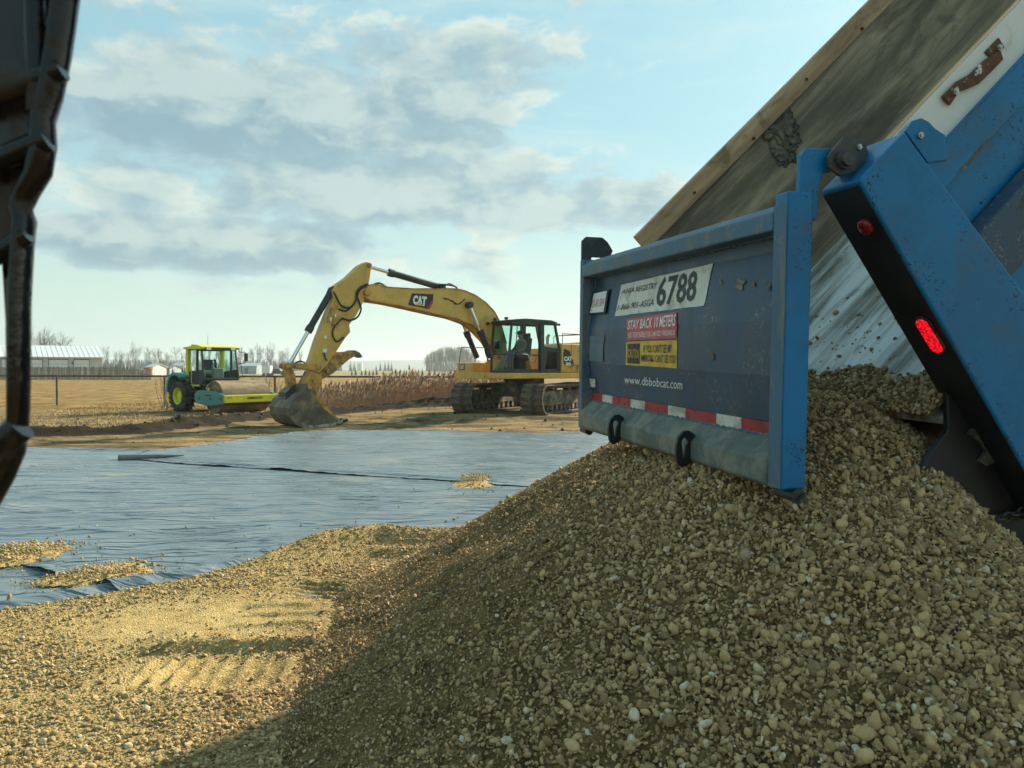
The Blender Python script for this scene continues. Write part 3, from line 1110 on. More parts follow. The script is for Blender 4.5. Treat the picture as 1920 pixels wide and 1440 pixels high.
def streak_material(name, c_dark, c_light, spot, lo, hi, spot_amt, rough):
    """scraped steel: streaks and smears run down the slope of the tipped bed"""
    mt = bpy.data.materials.new(name)
    mt.use_nodes = True
    T = NT(mt.node_tree)
    P = T.n('ShaderNodeNewGeometry').outputs['Position']
    a = T.v('DOT_PRODUCT', P, tuple(BE))
    b_ = T.v('DOT_PRODUCT', P, tuple(TV))
    d_ = T.v('DOT_PRODUCT', P, tuple(BD))
    uv = T.comb(T.m('MULTIPLY', a, 0.16), b_, d_)
    st = T.noise(uv, 4.2, 7.0, 0.62, 0.5)
    fine = T.noise(T.comb(T.m('MULTIPLY', a, 0.12), b_, d_), 26.0, 4.0, 0.6, 0.2)
    st2 = T.noise(T.comb(T.m('MULTIPLY', a, 0.55), b_, d_), 6.0, 6.0, 0.62, 0.6)
    c = T.mix(T.ramp(st, lo, hi), c_dark, c_light)
    c = T.mix(T.ramp(fine, 0.50, 0.68, 0, .45), c, tuple(.5 * (p + q) * .6 for p, q in zip(c_dark, c_light)))
    c = T.mix(T.ramp(st2, 0.55, 0.68, 0, spot_amt), c, spot)
    bs = T.n('ShaderNodeBsdfPrincipled')
    T.set(bs.inputs['Base Color'], c)
    T.set(bs.inputs['Roughness'], T.ramp(st, .3, .7, rough + .15, rough - .1))
    bn = T.n('ShaderNodeBump')
    bn.inputs['Strength'].default_value = .3
    bn.inputs['Distance'].default_value = .01
    T.set(bn.inputs['Height'], T.m('ADD', fine, T.m('MULTIPLY', st2, 1.5)))
    T.set(bs.inputs['Normal'], bn.outputs[0])
    o = T.n('ShaderNodeOutputMaterial')
    T.set(o.inputs[0], bs.outputs[0])
    MATS[name] = mt


TRUCK = Vector((TN.x + 1.5, TN.y + 1.6, 0.0))
truck = thing('dump_truck', 'blue dump truck with raised bed tipping gravel through its swinging tailgate', 'dump truck', TRUCK)
tb = lambda: MB(off=TRUCK)


def TG(s, c, a):
    """tailgate frame: s across from the near end, c up, a forwards into the truck"""
    return TN + TV * s + TW * c + TU * a


PROF = [(-0.02, 0.080), (0.19, 0.080), (0.45, 0.045), (0.68, 0.045), (0.98, 0.095), (1.16, 0.095)]


def panel_a(c):
    return float(np.interp(c, [p[0] for p in PROF], [p[1] for p in PROF]))


def tgp(px, py, off=0.003):
    a = 0.06
    for _ in range(12):
        p = on_plane(px, py, TG(0, 0, a), TU)
        c = (p - TN).dot(TW)
        a = panel_a(c) - off
    return p


W_TG = 2.44
# --- tailgate: frame, with panel, lugs and signs as its pieces
m = tb()
m.prism([TG(0, -0.005, 0), TG(0, -0.005, .115), TG(0, 1.19, .115), TG(0, 1.19, 0)], TV * 0.09)
fp = tb(); fp.prism([TG(2.38, -0.005, 0.0), TG(2.38, -0.005, .15), TG(2.38, 1.17, .15), TG(2.38, 1.17, 0.0)], TV * 0.06)
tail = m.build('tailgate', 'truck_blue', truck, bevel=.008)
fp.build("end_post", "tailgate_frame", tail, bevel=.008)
m = tb()
m.prism([TG(.091, 1.045, -.008), TG(.091, 1.12, -.008), TG(.091, 1.155, .035), TG(.091, 1.155, .13), TG(.091, 1.045, .13)], TV * 2.288)
m.build('top_beam', 'tailgate_frame', tail, bevel=.008)
# rear-facing strip of the near post is a darker blue
m = tb()
m.prism([TG(.002, 0.0, -.004), TG(.088, 0.0, -.004), TG(.088, 1.15, -.004), TG(.002, 1.15, -.004)], TU * 0.003)
m.build('post_face', 'tailgate_frame', tail)
m = tb()
ns = 40
vs, fs = [], []
cs = [0.19, 0.25, 0.32, 0.45, 0.56, 0.68, 0.83, 0.98, 1.06]
for i in range(ns + 1):
    for c in cs:
        s = 0.09 + (2.29) * i / ns
        vs.append(TG(s, c, panel_a(c) + 0.006 * mnoise.noise(Vector((s * 2.6, c * 4.0, 4.0)))))
for i in range(ns):
    for j in range(len(cs) - 1):
        k = i * len(cs) + j
        fs.append((k, k + 1, k + len(cs) + 1, k + len(cs)))
m.add(vs, fs)
m.prism([TG(.09, .2, .115), TG(.09, 1.05, .115), TG(.09, 1.05, .13), TG(.09, .2, .13)], TV * 2.29)
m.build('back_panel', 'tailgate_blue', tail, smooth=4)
m = tb()
m.prism([TG(.091, .188, .12), TG(.091, .188, .070), TG(.091, .105, -.018), TG(.091, .01, -.018), TG(.091, -.012, .02), TG(.091, -.012, .12)], TV * 2.288)
m.build('bottom_beam', 'lit_dusty_ledge', tail, bevel=.014, segs=3)
for c_, a_ in ((1.043, .088), (.190, .076)):
    m = tb()
    m.tube([TG(s_, c_ + .002 * math.sin(s_ * 90), a_) for s_ in np.linspace(.1, 2.36, 160)], [.006 + .0025 * math.sin(k * 1.7) for k in range(160)], 6)
    m.build('weld_bead', 'tailgate_frame', tail)
for s_ in (.094, 2.374):
    m = tb()
    m.tube([TG(s_, c_, panel_a(c_) - .002) for c_ in np.linspace(.2, 1.04, 70)], [.006 + .0025 * math.sin(k * 1.9) for k in range(70)], 6)
    m.build('weld_bead', 'tailgate_frame', tail)
# foot pipes sticking out at both lower corners
for s0, s1 in ((-.02, .12), (2.40, 2.53)):
    m = tb()
    m.cyl(TG(s0, -.03, .07), TG(s1, -.03, .07), .026, n=14)
    m.cyl(TG(s0, -.03, .07), TG(s0 + .005, -.03, .07), .031, n=14)
    m.build('locking_pin', 'dark_plate', tail, smooth=40)
# keyhole chain lugs on the ledge
for pxl, scale in ((1155, 1.0), (1285, 1.0)):
    q = on_plane(pxl, 800 if pxl > 1200 else 775, TG(0, 0, -.05), TU)
    s = (q - TN).dot(TV)
    cx = [(-.135, .10), (-.12, .155), (-.085, .19), (-.045, .195), (-.01, .175), (.03, .12), (.05, .07), (.0, .03), (-.045, -.035), (-.095, -.05), (-.125, -.02), (-.137, .04)]
    ix = [(-.098, .115), (-.092, .135), (-.078, .148), (-.062, .145), (-.052, .13), (-.052, .112), (-.064, .098), (-.070, .06), (-.078, .015), (-.088, .015), (-.088, .06), (-.095, .098)]
    m = tb()
    sc = lambda a, c: TG(s, .035 + (c - .03) * .74, .02 + (a - .02) * .74)
    m.ring([sc(a, c) for a, c in cx], [sc(a, c) for a, c in ix], TV * 0.022)
    m.build('chain_lug', 'black_steel', tail, bevel=.003)


def patch(name, q, mat, off, nx=8, ny=6, ragged=0.0, parent=tail):
    """thin sticker following the panel; q = photo corners bl, br, tr, tl"""
    m = tb()
    vs, fs = [], []
    for j in range(ny + 1):
        for i in range(nx + 1):
            a, b = bil(q, i / nx, j / ny)
            if ragged and (i in (0, nx) or j in (0, ny)):
                a += random.uniform(-ragged, ragged)
                b += random.uniform(-ragged, ragged)
            vs.append(tgp(a, b, off))
    for j in range(ny):
        for i in range(nx):
            k = j * (nx + 1) + i
            fs.append((k, k + 1, k + nx + 2, k + nx + 1))
    m.add(vs, fs)
    return m.build(name, mat, parent)


def letters(s, q, mat, off, bold=0.0, shear=0.0, parent=tail, spacing=1.0):
    uv, fs = text_points(s, bold, spacing, shear)
    m = tb()
    m.add([tgp(*bil(q, a, b), off) for a, b in uv], fs)
    return m.build('lettering', mat, parent, recalc=False)


patch('registry_sign', [(1153, 593), (1320, 573), (1337, 494), (1165, 534)], 'sign_white', .004, 16, 10, .5)
letters('ASGA REGISTRY', [(1165, 551), (1230, 541.5), (1232.5, 528.5), (1168, 543)], 'sign_black', .0065, .004)
letters('1-866-901-ASGA', [(1157, 582.5), (1224.5, 573), (1227.5, 559), (1160, 572)], 'sign_black', .0065, .004)
letters('6788', [(1228.5, 576), (1303, 564.5), (1309, 505), (1235, 521)], 'sign_black', .0065, .022)
patch('warning_sticker', [(1175.5, 638), (1269, 634.5), (1268.5, 584.5), (1175, 599)], 'sticker_red', .004, 12, 8, .5)
letters('STAY BACK 10 METERS', [(1176.5, 618), (1266, 611.5), (1267.5, 588.5), (1177.5, 601.5)], 'letter_white', .0065, .015, .12)
letters('NOT RESPONSIBLE FOR DAMAGED WINDSHIELDS', [(1178, 634), (1265.5, 628), (1265.5, 618.5), (1178, 623.5)], 'letter_white', .0065, .006)
patch('caution_sticker', [(1173, 684), (1269, 690.5), (1269.5, 637.5), (1174, 641)], 'sticker_yellow', .004, 12, 8, .4)
patch('caution_panel', [(1176, 681), (1199, 682.5), (1199.5, 644), (1176.5, 645)], 'letter_black', .0055)
letters('CAUTION', [(1177.5, 671), (1198, 672.5), (1198.5, 654.5), (1177.8, 654.5)], 'sticker_yellow', .0075, .01)
letters("IF YOU CAN'T SEE MY", [(1206, 661), (1259, 662), (1259, 645), (1206.5, 647)], 'letter_black', .0065, .008)
letters("MIRRORS I CAN'T SEE YOU", [(1202, 677.5), (1265.5, 681.5), (1266, 665.5), (1202.5, 664.5)], 'letter_black', .0065, .008)
letters('www.dbbobcat.com', [(1170.5, 718.5), (1279, 730.5), (1280, 712.5), (1171, 704)], 'letter_white', .005, .0)
patch('plate_frame', [(1103.5, 590), (1134.5, 587), (1142.5, 541), (1111.5, 547.5)], 'black_steel', .012, 3, 3)
patch('licence_plate', [(1106, 587), (1131.5, 584.5), (1138, 545), (1113.5, 550.5)], 'letter_white', .016, 3, 3)
letters('U-31304', [(1108.5, 577), (1130.5, 574), (1134, 558), (1111.5, 562.5)], 'sticker_red', .018, -.005)
patch('faded_patch', [(1103, 676), (1130.5, 678), (1133, 630), (1105, 629)], 'tailgate_frame', .004, 6, 6, 1.2)
patch('reflector_square', [(1101.5, 724.5), (1116, 726.5), (1116, 711), (1101.5, 709)], 'tape_white', .004, 2, 2)
# red and white reflective tape
bnd = [105, 178, 228, 315, 385, 495, 580, 728, 850, 1008]
for k in range(9):
    x0, x1 = 1060 + bnd[k] / 2.572, 1060 + bnd[k + 1] / 2.572
    yb = lambda x: np.interp(x, [1101, 1451], [750, 820])
    yt = lambda x: np.interp(x, [1101, 1451], [734.5, 793])
    patch('tape_piece', [(x0, yb(x0)), (x1 - .4, yb(x1)), (x1 - .4, yt(x1)), (x0, yt(x0))], 'tape_white' if k % 2 else 'tape_red', .004, 3, 2)
# rust blisters where the paint has come off
for (x, y, r) in ((1388, 532, 12), (1413, 533, 5), (1441, 537, 8), (1351, 530, 5), (1334, 669, 7), (1131, 642, 3), (1222, 676, 4)):
    m = tb()
    n = 26
    rr = [.75 + .6 * mnoise.noise(Vector((math.cos(6.283 * k / n) * 1.6 + x, math.sin(6.283 * k / n) * 1.6, y))) + random.uniform(-.08, .08) for k in range(n)]
    m.add([tgp(x + r * .8 * math.cos(6.283 * k / n) * rr[k], y + r * 1.2 * math.sin(6.283 * k / n) * rr[k], .0045) for k in range(n)],
          [tuple(range(n))])
    m.build('rust_spot', 'caked_mud', tail)

# --- hinge ears: goosenecks on the tailgate, cheek plates on the bed
def P_at(b):
    return TN + TV * b


def side(px, py, b):
    return on_plane(px, py, P_at(b), TV)


m = tb()
goose = [(1496, 410), (1503, 290), (1512, 277), (1552, 278), (1572, 288), (1575, 312), (1552, 318), (1541, 330), (1537, 352), (1531, 412)]
m.prism([side(x, y, .03) for x, y in goose], TV * .028)
m.build('hinge_arm', 'truck_blue', tail, bevel=.004)
m = tb()
fe = [TG(0, 0, 0)]
ear = [(0.0, 1.0), (0.0, 1.30), (.03, 1.33), (.15, 1.33), (.19, 1.30), (.23, 1.24), (.20, 1.17), (.14, 1.19), (.07, 1.19), (.07, 1.0)]
m.prism([TG(2.40, c, a) for a, c in ear], TV * .028)
m.build('hinge_arm', 'dark_plate', tail, bevel=.004)

# ------------------------------------------------------------------ bed
T0 = side(1640, 290, 0.0)
BE = (side(1910, 5, 0.0) - T0).normalized()          # along the bed, up the slope
BD = BE.cross(TV).normalized()
if BD.z > 0:
    BD = -BD                                           # down through the bed side
streak_material('raw_wood', (0.33, 0.185, 0.095), (0.66, 0.405, 0.22), (0.14, 0.09, 0.05), .36, .64, .6, .8)
streak_material('bed_floor', (0.17, 0.15, 0.115), (0.70, 0.72, 0.70), (0.13, 0.105, 0.07), .36, .60, .7, .5)
streak_material('bed_wall', (0.165, 0.122, 0.08), (0.56, 0.415, 0.25), (0.10, 0.075, 0.05), .38, .66, .45, .65)


def BB(e, b, d):
    return T0 + BE * e + TV * b + BD * d


def offd(px, py, b):
    return (side(px, py, b) - T0).dot(BD)


o1 = offd(1773, 252, 0.0)
o2 = offd(1775, 347, 0.0)
o3 = offd(1833, 423, 0.0)
o4 = offd(1870, 477, -.03)
FLOOR_D = offd(1800, 752, .10)
LEN = 5.0
PB = -0.09
# near side: painted plank on top, rail, panel, lower rail
m = tb()
m.prism([BB(-.02, -.01, 0), BB(-.02, .035, 0), BB(-.02, .035, o1 + .01), BB(-.02, -.01, o1 + .01)], BE * (LEN - .1))
plank = m.build('side_board', 'white_board', truck, bevel=.003)
m = tb()
m.prism([BB(-.021, -.006, -.004), BB(-.021, .031, -.004), BB(-.021, .031, 0.001), BB(-.021, -.006, 0.001)], BE * (LEN - .1))
m.build('bare_edge', 'raw_wood', plank)
wall = tb()
wall.prism([BB(-.06, .0, o1), BB(-.06, .0, o2), BB(-.06, .06, FLOOR_D), BB(-.06, .09, FLOOR_D), BB(-.06, .09, o1)], BE * LEN)
near_wall = wall.build('bed_side', 'truck_blue', truck, bevel=.004)
m = tb()
m.prism([BB(.0, -.045, o1 + .004), BB(.0, .0, o1 + .004), BB(.0, .0, o2), BB(.0, -.045, o2 - .015)], BE * (LEN - .2))
m.build('top_rail', 'truck_blue', near_wall, bevel=.006)
m = tb()
m.prism([BB(.0, -.055, o3), BB(.0, .0, o3 - .03), BB(.0, .0, o3 + .28), BB(.0, -.055, o3 + .24)], BE * (LEN - .2))
rail2 = m.build('mid_rail', 'tailgate_blue', near_wall, bevel=.006)
for k in range(6):
    m = tb()
    e0 = .50 + .62 * k
    m.prism([BB(e0, -.058, o4 - .045), BB(e0, -.058, o4 + .02), BB(e0 + .33, -.058, o4 + .02), BB(e0 + .33, -.058, o4 - .045)], TV * .002)
    m.build('tape_piece', 'tape_white', near_wall)
# rust weeping along the rail
for e0, d0, le, he in ((.55, o3 + .06, .5, .09), (1.35, o3 + .12, .7, .06), (.32, o2 - .02, .30, .02)):
    m = tb()
    n = 60
    bb = -.057 if d0 > o2 else -.047
    rr = [.7 + .55 * mnoise.fractal(Vector((math.cos(6.283 * k / n) * 2.2 + e0 * 5, math.sin(6.283 * k / n) * 2.2, 3.0)), 1.0, 2.0, 4) for k in range(n)]
    m.add([BB(e0 + le * .5 * math.cos(6.283 * k / n) * rr[k], bb, d0 + he * .5 * math.sin(6.283 * k / n) * rr[k]) for k in range(n)], [tuple(range(n))])
    m.build('rust_stain', 'caked_mud', near_wall)
# vertical stiffeners farther along
for e0 in (1.3, 2.3, 3.3, 4.3):
    m = tb()
    m.prism([BB(e0, -.05, o2 + .01), BB(e0 + .12, -.05, o2 + .01), BB(e0 + .12, -.05, FLOOR_D), BB(e0, -.05, FLOOR_D)], TV * .05)
    m.build('stiffener', 'truck_blue', near_wall, bevel=.006)
# far side wall (its inner face shows), with the raw plank on top
FB = 2.34
far_wall = tb()
ns, nd = 60, 18
vs, fs = [], []
for i in range(ns + 1):
    for j in range(nd + 1):
        e, d = -.05 + LEN * i / ns, .11 + (FLOOR_D - .11) * j / nd
        vs.append(BB(e, FB - .012 * mnoise.noise(Vector((e * 2, d * 3, 1))), d))
for i in range(ns):
    for j in range(nd):
        k = i * (nd + 1) + j
        fs.append((k, k + 1, k + nd + 2, k + nd + 1))
far_wall.add(vs, fs)
far_wall.prism([BB(-.05, FB + .02, .10), BB(-.05, FB + .07, .10), BB(-.05, FB + .07, FLOOR_D + .1), BB(-.05, FB + .02, FLOOR_D + .1)], BE * LEN)
fw = far_wall.build('bed_side', 'bed_wall', truck, smooth=40)
m = tb()
m.prism([BB(-.04, FB - .03, -.01), BB(-.04, FB + .02, -.01), BB(-.04, FB + .02, .125), BB(-.04, FB - .03, .125)], BE * (LEN + .05))
fpl = m.build('side_board', 'raw_wood', truck, bevel=.006)
for k in range(7):
    m = tb()
    c = BB(.5 + .62 * k, FB - .03, .07 + .03 * (k % 2))
    m.cyl(c, c - TV * .012, .012, n=8)
    m.build('bolt', 'rusty_steel', fpl)
# caked mud clumps on the far inner wall
for e0, d0, r in ((1.36, .20, .14), (1.27, .34, .09)):
    bm = bmesh.new()
    bmesh.ops.create_icosphere(bm, subdivisions=4, radius=1.0)
    R = Matrix((BE, TV, BD)).transposed()
    c = BB(e0, FB - .005, d0)
    for v in bm.verts:
        q = v.co.copy()
        dd = 1 + .75 * mnoise.fractal(q * 2.6 + Vector((e0 * 7, d0 * 9, 0)), 1.0, 2.0, 4)
        p = Vector((q.x * r * .9 * dd, q.y * r * .08 * dd, q.z * r * dd))
        v.co = c + R @ p - TRUCK
    me = bpy.data.meshes.new('mud_clump')
    bm.to_mesh(me)
    bm.free()
    me.shade_smooth()
    me.materials.append(MATS['caked_mud'])
    o = bpy.data.objects.new('mud_clump', me)
    COL.objects.link(o)
    o.parent = fw
# floor and head board
m = tb()
m.prism([BB(-.42, .09, FLOOR_D), BB(-.42, FB + .02, FLOOR_D), BB(-.42, FB + .02, FLOOR_D + .04), BB(-.42, .09, FLOOR_D + .04)], BE * (LEN + .36))
flo = m.build('bed_floor', 'bed_floor', truck)
m = tb()
m.prism([BB(LEN - .1, .0, .05), BB(LEN - .1, FB + .05, .05), BB(LEN - .1, FB + .05, FLOOR_D), BB(LEN - .1, .0, FLOOR_D)], BE * .06)
m.build('head_board', 'truck_blue', truck)
for b in (.75, 1.65):
    m = tb()
    m.prism([BB(.1, b, FLOOR_D + .045), BB(.1, b + .1, FLOOR_D + .045), BB(.1, b + .1, FLOOR_D + .26), BB(.1, b, FLOOR_D + .26)], BE * (LEN - .3))
    m.build('bed_beam', 'black_steel', truck)
for e0 in np.arange(.4, 4.8, .55):
    m = tb()
    m.prism([BB(e0, .1, FLOOR_D + .043), BB(e0, FB, FLOOR_D + .043), BB(e0, FB, FLOOR_D + .14), BB(e0, .1, FLOOR_D + .14)], BE * .07)
    m.build('cross_member', 'black_steel', truck)
# rear corner post, near side: widens towards the foot
PW = .235
pp = [(1610, 337), (1697, 247), (1868, 477), (2010, 668), (2105, 800), (1985, 988)]
m = tb()
poly = [side(x, y, PB) for x, y in pp]
m.prism(poly, TV * PW)
post = m.build('corner_post', 'truck_blue', truck, bevel=.012, segs=3)
# its rear face is black
r0, r1 = poly[0], poly[5]
rn = (r1 - r0).cross(TV).normalized()
if rn.dot(TU) > 0:
    rn = -rn
m = tb()
face = [r0 + TV * .012 + (r1 - r0) * .012, r0 + TV * (PW - .004) + (r1 - r0) * .012, r1 + TV * (PW - .004), r1 + TV * .012]
m.prism([p + rn * .0035 for p in face], -rn * .003)
m.build('rear_face', 'black_steel', post)


def rear(px, py, o=.0):
    return on_plane(px, py, r0 + rn * o, rn)


m = tb()
c = rear(1625, 424, .004)
m.lathe(c, rn, [(.0, .0), (.036, .0), (.036, .012), (.030, .020), (.015, .026), (.0005, .027)], 20)
m.build('marker_light', 'red_marker', post, smooth=40)
pa, pb = rear(1734, 607, .004), rear(1758, 647, .004)
ax = (pb - pa).normalized()
tt = rn.cross(ax)


def stadium(r, h):
    pts = []
    for k in range(9):
        a = math.pi * k / 8
        pts.append(pa + rn * h + (tt * math.cos(a) - ax * math.sin(a)) * r)
    for k in range(9):
        a = math.pi * k / 8
        pts.append(pb + rn * h + (-tt * math.cos(a) + ax * math.sin(a)) * r)
    return pts


m = tb()
m.prism(stadium(.040, 0.0), rn * .008)
gro = m.build('lamp_grommet', 'tyre_rubber', post, bevel=.002)
m = tb()
m.prism(stadium(.031, .008), rn * .010)
m.build('tail_light', 'red_lens', post, bevel=.004, label='lit red oval tail light')
# top of the post: hinge cheeks with pin, gusset, strap
cheek = [(1553, 293), (1583, 256), (1598, 254), (1624, 268), (1629, 292), (1606, 322), (1578, 330), (1556, 314)]
for b in (-.01, .075):
    m = tb()
    m.prism([side(x, y, b) for x, y in cheek], TV * .02)
    m.build('hinge_plate', 'dark_plate', post, bevel=.003)
m = tb()
c = side(1583, 300, -.02)
m.cyl(c - TV * .03, c + TV * .13, .027, n=18)
m.cyl(c - TV * .012, c + TV * .005, .036, n=18)
m.build('hinge_pin', 'dark_plate', post, smooth=40)


def bolt(px, py, b, r, parent, mat='bolt_steel'):
    c = side(px, py, b)
    m = tb()
    m.cyl(c + TV * .004, c - TV * .008, r, n=6)
    m.cyl(c + TV * .004, c - TV * .013, r * .5, n=10)
    m.build('bolt', mat, parent)


bolt(1610, 276, -.012, .012, post)
m = tb()
gus = [(1698, 246), (1712, 226), (1728, 221), (1742, 228), (1754, 241), (1773, 253), (1776, 300), (1740, 305)]
m.prism([side(x, y, -.052) for x, y in gus], TV * .012)
m.build('gusset', 'truck_blue', post, bevel=.003)
bolt(1725, 254, -.055, .014, post)
# rusty strap bolted across the white board
m = tb()
st = [(1768, 180), (1795, 152), (1806, 146), (1822, 137), (1832, 126), (1850, 110), (1876, 93), (1882, 111), (1858, 136), (1836, 157), (1813, 167), (1800, 170), (1782, 197)]
m.prism([side(x, y, -.030) for x, y in st], TV * .012)
strap = m.build('board_strap', 'rusty_steel', plank, bevel=.002)
m = tb()
m.prism([side(x, y, -.018) for x, y in ((1847, 97), (1873, 70), (1884, 89), (1873, 101), (1856, 106))], TV * .007)
m.build('strap_plate', 'rusty_steel', plank, bevel=.002)
bolt(1791, 172, -.034, .015, plank)
bolt(1873, 90, -.022, .014, plank)
# ------------------------------------------------------------------ under the bed
m = tb()
sill = [(1776, 735), (1778, 806), (1736, 864), (1706, 912), (1764, 960), (1850, 984), (1990, 1085), (2060, 960), (1905, 838)]
m.prism([side(x, y, .08) for x, y in sill], TV * .03)
guard = m.build('rear_guard', 'black_steel', truck, bevel=.006)
m = tb()
c0 = side(1840, 830, .07)
m.prism([side(x, y, .055) for x, y in ((1818, 815), (1832, 798), (1850, 800), (1880, 842), (1886, 858), (1850, 875), (1838, 866), (1852, 848), (1846, 836), (1832, 824))], TV * .025)
m.build('hinge_hook', 'dark_plate', truck, bevel=.004)
for x, y in ((1706.5, 921), (1714.5, 929)):
    m = tb()
    c = side(x, y, .07)
    m.cyl(c, c - TV * .012, .007, n=10)
    m.build('marker_light', 'red_light', truck)
# safety chain sagging below the guard
ca, cb = side(1790, 968, .05), side(1960, 935, .05)
for k in range(13):
    t = k / 12
    c = ca.lerp(cb, t) - TW * .05 * math.sin(math.pi * t)
    t2 = (cb - ca).normalized()
    q = TW if k % 2 else TV
    m = tb()
    m.tube([c + (t2 * math.cos(a) * .028 + q * math.sin(a) * .017) for a in np.linspace(0, 6.283, 13)], .006, 6, cap=False)
    m.build('chain_link', 'dark_plate', guard, smooth=60)
# chassis, axles and twin wheels standing behind the heap
for b in (.72, 1.62):
    m = tb()
    A = TN + TU * .75 + TV * b
    m.box((A.x + TU.x * 3, A.y + TU.y * 3, 1.0), (6.0, .1, .26), Matrix.Rotation(math.atan2(TU.y, TU.x), 3, 'Z'))
    m.build('chassis_rail', 'black_steel', truck, bevel=.01)
RZ = Matrix.Rotation(math.atan2(TU.y, TU.x), 3, 'Z')
for i, a in enumerate((1.75, 3.1)):
    C = TN + TU * a + TV * 1.2
    m = tb()
    m.cyl(Vector((C.x, C.y, .52)) - TV * 1.1, Vector((C.x, C.y, .52)) + TV * 1.1, .09)
    m.build('axle', 'black_steel', truck)
    for b in (-1.13, -.80, .80, 1.13):
        cc = Vector((C.x, C.y, .52)) + TV * b
        av = Vector((TV.x, TV.y, 0)).normalized()
        m = tb()
        m.lathe(cc, av, [(.29, -.13), (.44, -.14), (.51, -.11), (.52, -.05), (.505, -.045), (.505, -.035), (.52, -.03), (.52, .03), (.505, .035), (.505, .045), (.52, .05), (.51, .11), (.44, .14), (.29, .13), (.29, -.13)], 36)
        ty = m.build('wheel', 'tyre_rubber', truck, smooth=35)
        m = tb()
        m.lathe(cc, av, [(.29, -.12), (.27, -.12), (.25, -.03), (.10, -.0), (.09, -.07), (.0005, -.07)], 28)
        m.build('rim', 'white_board', ty, smooth=35)
for b in (.12, 1.92):
    m = tb()
    A = TN + TU * 1.12 + TV * b
    m.box((A.x + TV.x * .3, A.y + TV.y * .3, .78), (.012, .62, .8), RZ)
    m.build('mud_flap', 'tyre_rubber', truck)

m = tb()
m.prism([BB(-.36, .10, FLOOR_D + .041), BB(-.36, FB, FLOOR_D + .041), BB(-.30, FB, FLOOR_D + .42), BB(-.30, .10, FLOOR_D + .42)], BE * .5)
m.build('rear_sill', 'black_steel', truck, bevel=.01)
# gravel still sliding over the rear edge of the bed floor: a tongue of fines with stones on it
def tongue(S_, E_):
    t = .075 * (1 - smooth01(E_ + .10 * vnoise(S_, S_ * 0 + 5, 3.5, 52, 3) - .05 * np.sin(S_ * 9), -.42, -.02))
    return t + .012 * vnoise(S_, E_, 9, 53, 3) - .012


ss, ee = np.meshgrid(np.linspace(.1, FB - .01, 90), np.linspace(-.46, .45, 46))
tt_ = tongue(ss, ee)
bx0, bd, be, bv = np.array(T0), np.array(BD), np.array(BE), np.array(TV)


def bed_xyz(S_, E_, H_):
    return bx0 + E_[..., None] * be + S_[..., None] * bv + (FLOOR_D - H_)[..., None] * bd


co = bed_xyz(ss, ee, tt_)
lg = grid_object('sliding_gravel', co[..., 0], co[..., 1], co[..., 2], 'fines_shade_brown', keep=(tt_ > -.004))
tag(lg, 'dark gravel sliding off the floor of the raised truck bed', 'gravel', kind='stuff')
N = 9000
s_ = rng.uniform(.12, FB - .02, N)
e_ = rng.uniform(-.46, .5, N)
h_ = tongue(s_, e_)
dn = (h_ > .0) | (rng.uniform(0, 1, N) < .05 * np.exp(-np.maximum(0, e_) * 3))
s_, e_, h_ = s_[dn], e_[dn], np.maximum(h_[dn], 0)
S = np.clip(rng.lognormal(math.log(.019), .45, len(s_)), .007, .05)
o = scatter('stones', bed_xyz(s_, e_, h_ + S * .2), S, 'stone_brown', lg, 1.0)
o['kind'] = 'stuff'

# ================================================================== EXCAVATOR
pm('machine_yellow', (0.66, 0.385, 0.07), 0.45, var=.12, scale=1.5, dirt=(0.20, 0.135, 0.06), damt=.65, dscale=1.6, scratch=(0.12, 0.09, 0.05), bump=.05, bscale=40, drange=(.50, .78))
pm('worn_yellow', (0.56, 0.285, 0.045), 0.6, var=.25, scale=3, dirt=(0.10, 0.075, 0.045), damt=.85, dscale=2.6, bump=.15, bscale=30, drange=(.45, .62))
pm('machine_black', (0.014, 0.016, 0.018), 0.4, var=.2, scale=3, dirt=(0.10, 0.085, 0.06), damt=.35, dscale=3)
pm('chrome_rod', (0.75, 0.76, 0.78), 0.12, metal=1.0, var=.05)
pm('bucket_steel', (0.105, 0.078, 0.052), 0.62, var=.4, scale=2.5, dirt=(0.32, 0.22, 0.12), damt=.8, dscale=2.2, bump=.25, bscale=25, drange=(.46, .64))
pm('bright_edge', (0.42, 0.40, 0.36), 0.45, metal=.5, var=.3, scale=6, dirt=(.12, .09, .06), damt=.7, dscale=5)
pm('track_steel', (0.060, 0.050, 0.040), 0.7, var=.35, scale=4, dirt=(0.26, 0.19, 0.12), damt=.85, dscale=3.0, bump=.3, bscale=30, drange=(.42, .62))
pm('track_frame', (0.050, 0.044, 0.036), 0.8, var=.35, scale=3, dirt=(0.30, 0.225, 0.14), damt=.85, dscale=2.5, bump=.4, bscale=22, drange=(.42, .64))
pm('hose_black', (0.012, 0.012, 0.012), 0.5, var=.1)
pm('logo_white', (0.78, 0.78, 0.74), 0.45, var=.04)
pm('logo_black', (0.014, 0.013, 0.013), 0.4, var=.1)
pm('logo_red', (0.42, 0.03, 0.03), 0.4, var=.1)
pm('logo_yellow', (0.75, 0.42, 0.02), 0.4, var=.05)
pm('seat_fabric', (0.035, 0.035, 0.038), 0.85, var=.2, scale=12)
pm('grey_plastic', (0.22, 0.22, 0.21), 0.6, var=.1, scale=5)
glass('cab_glass', (0.62, 0.86, 0.82), 0.22)
glass('clear_glass', (0.72, 0.90, 0.86), 0.15)

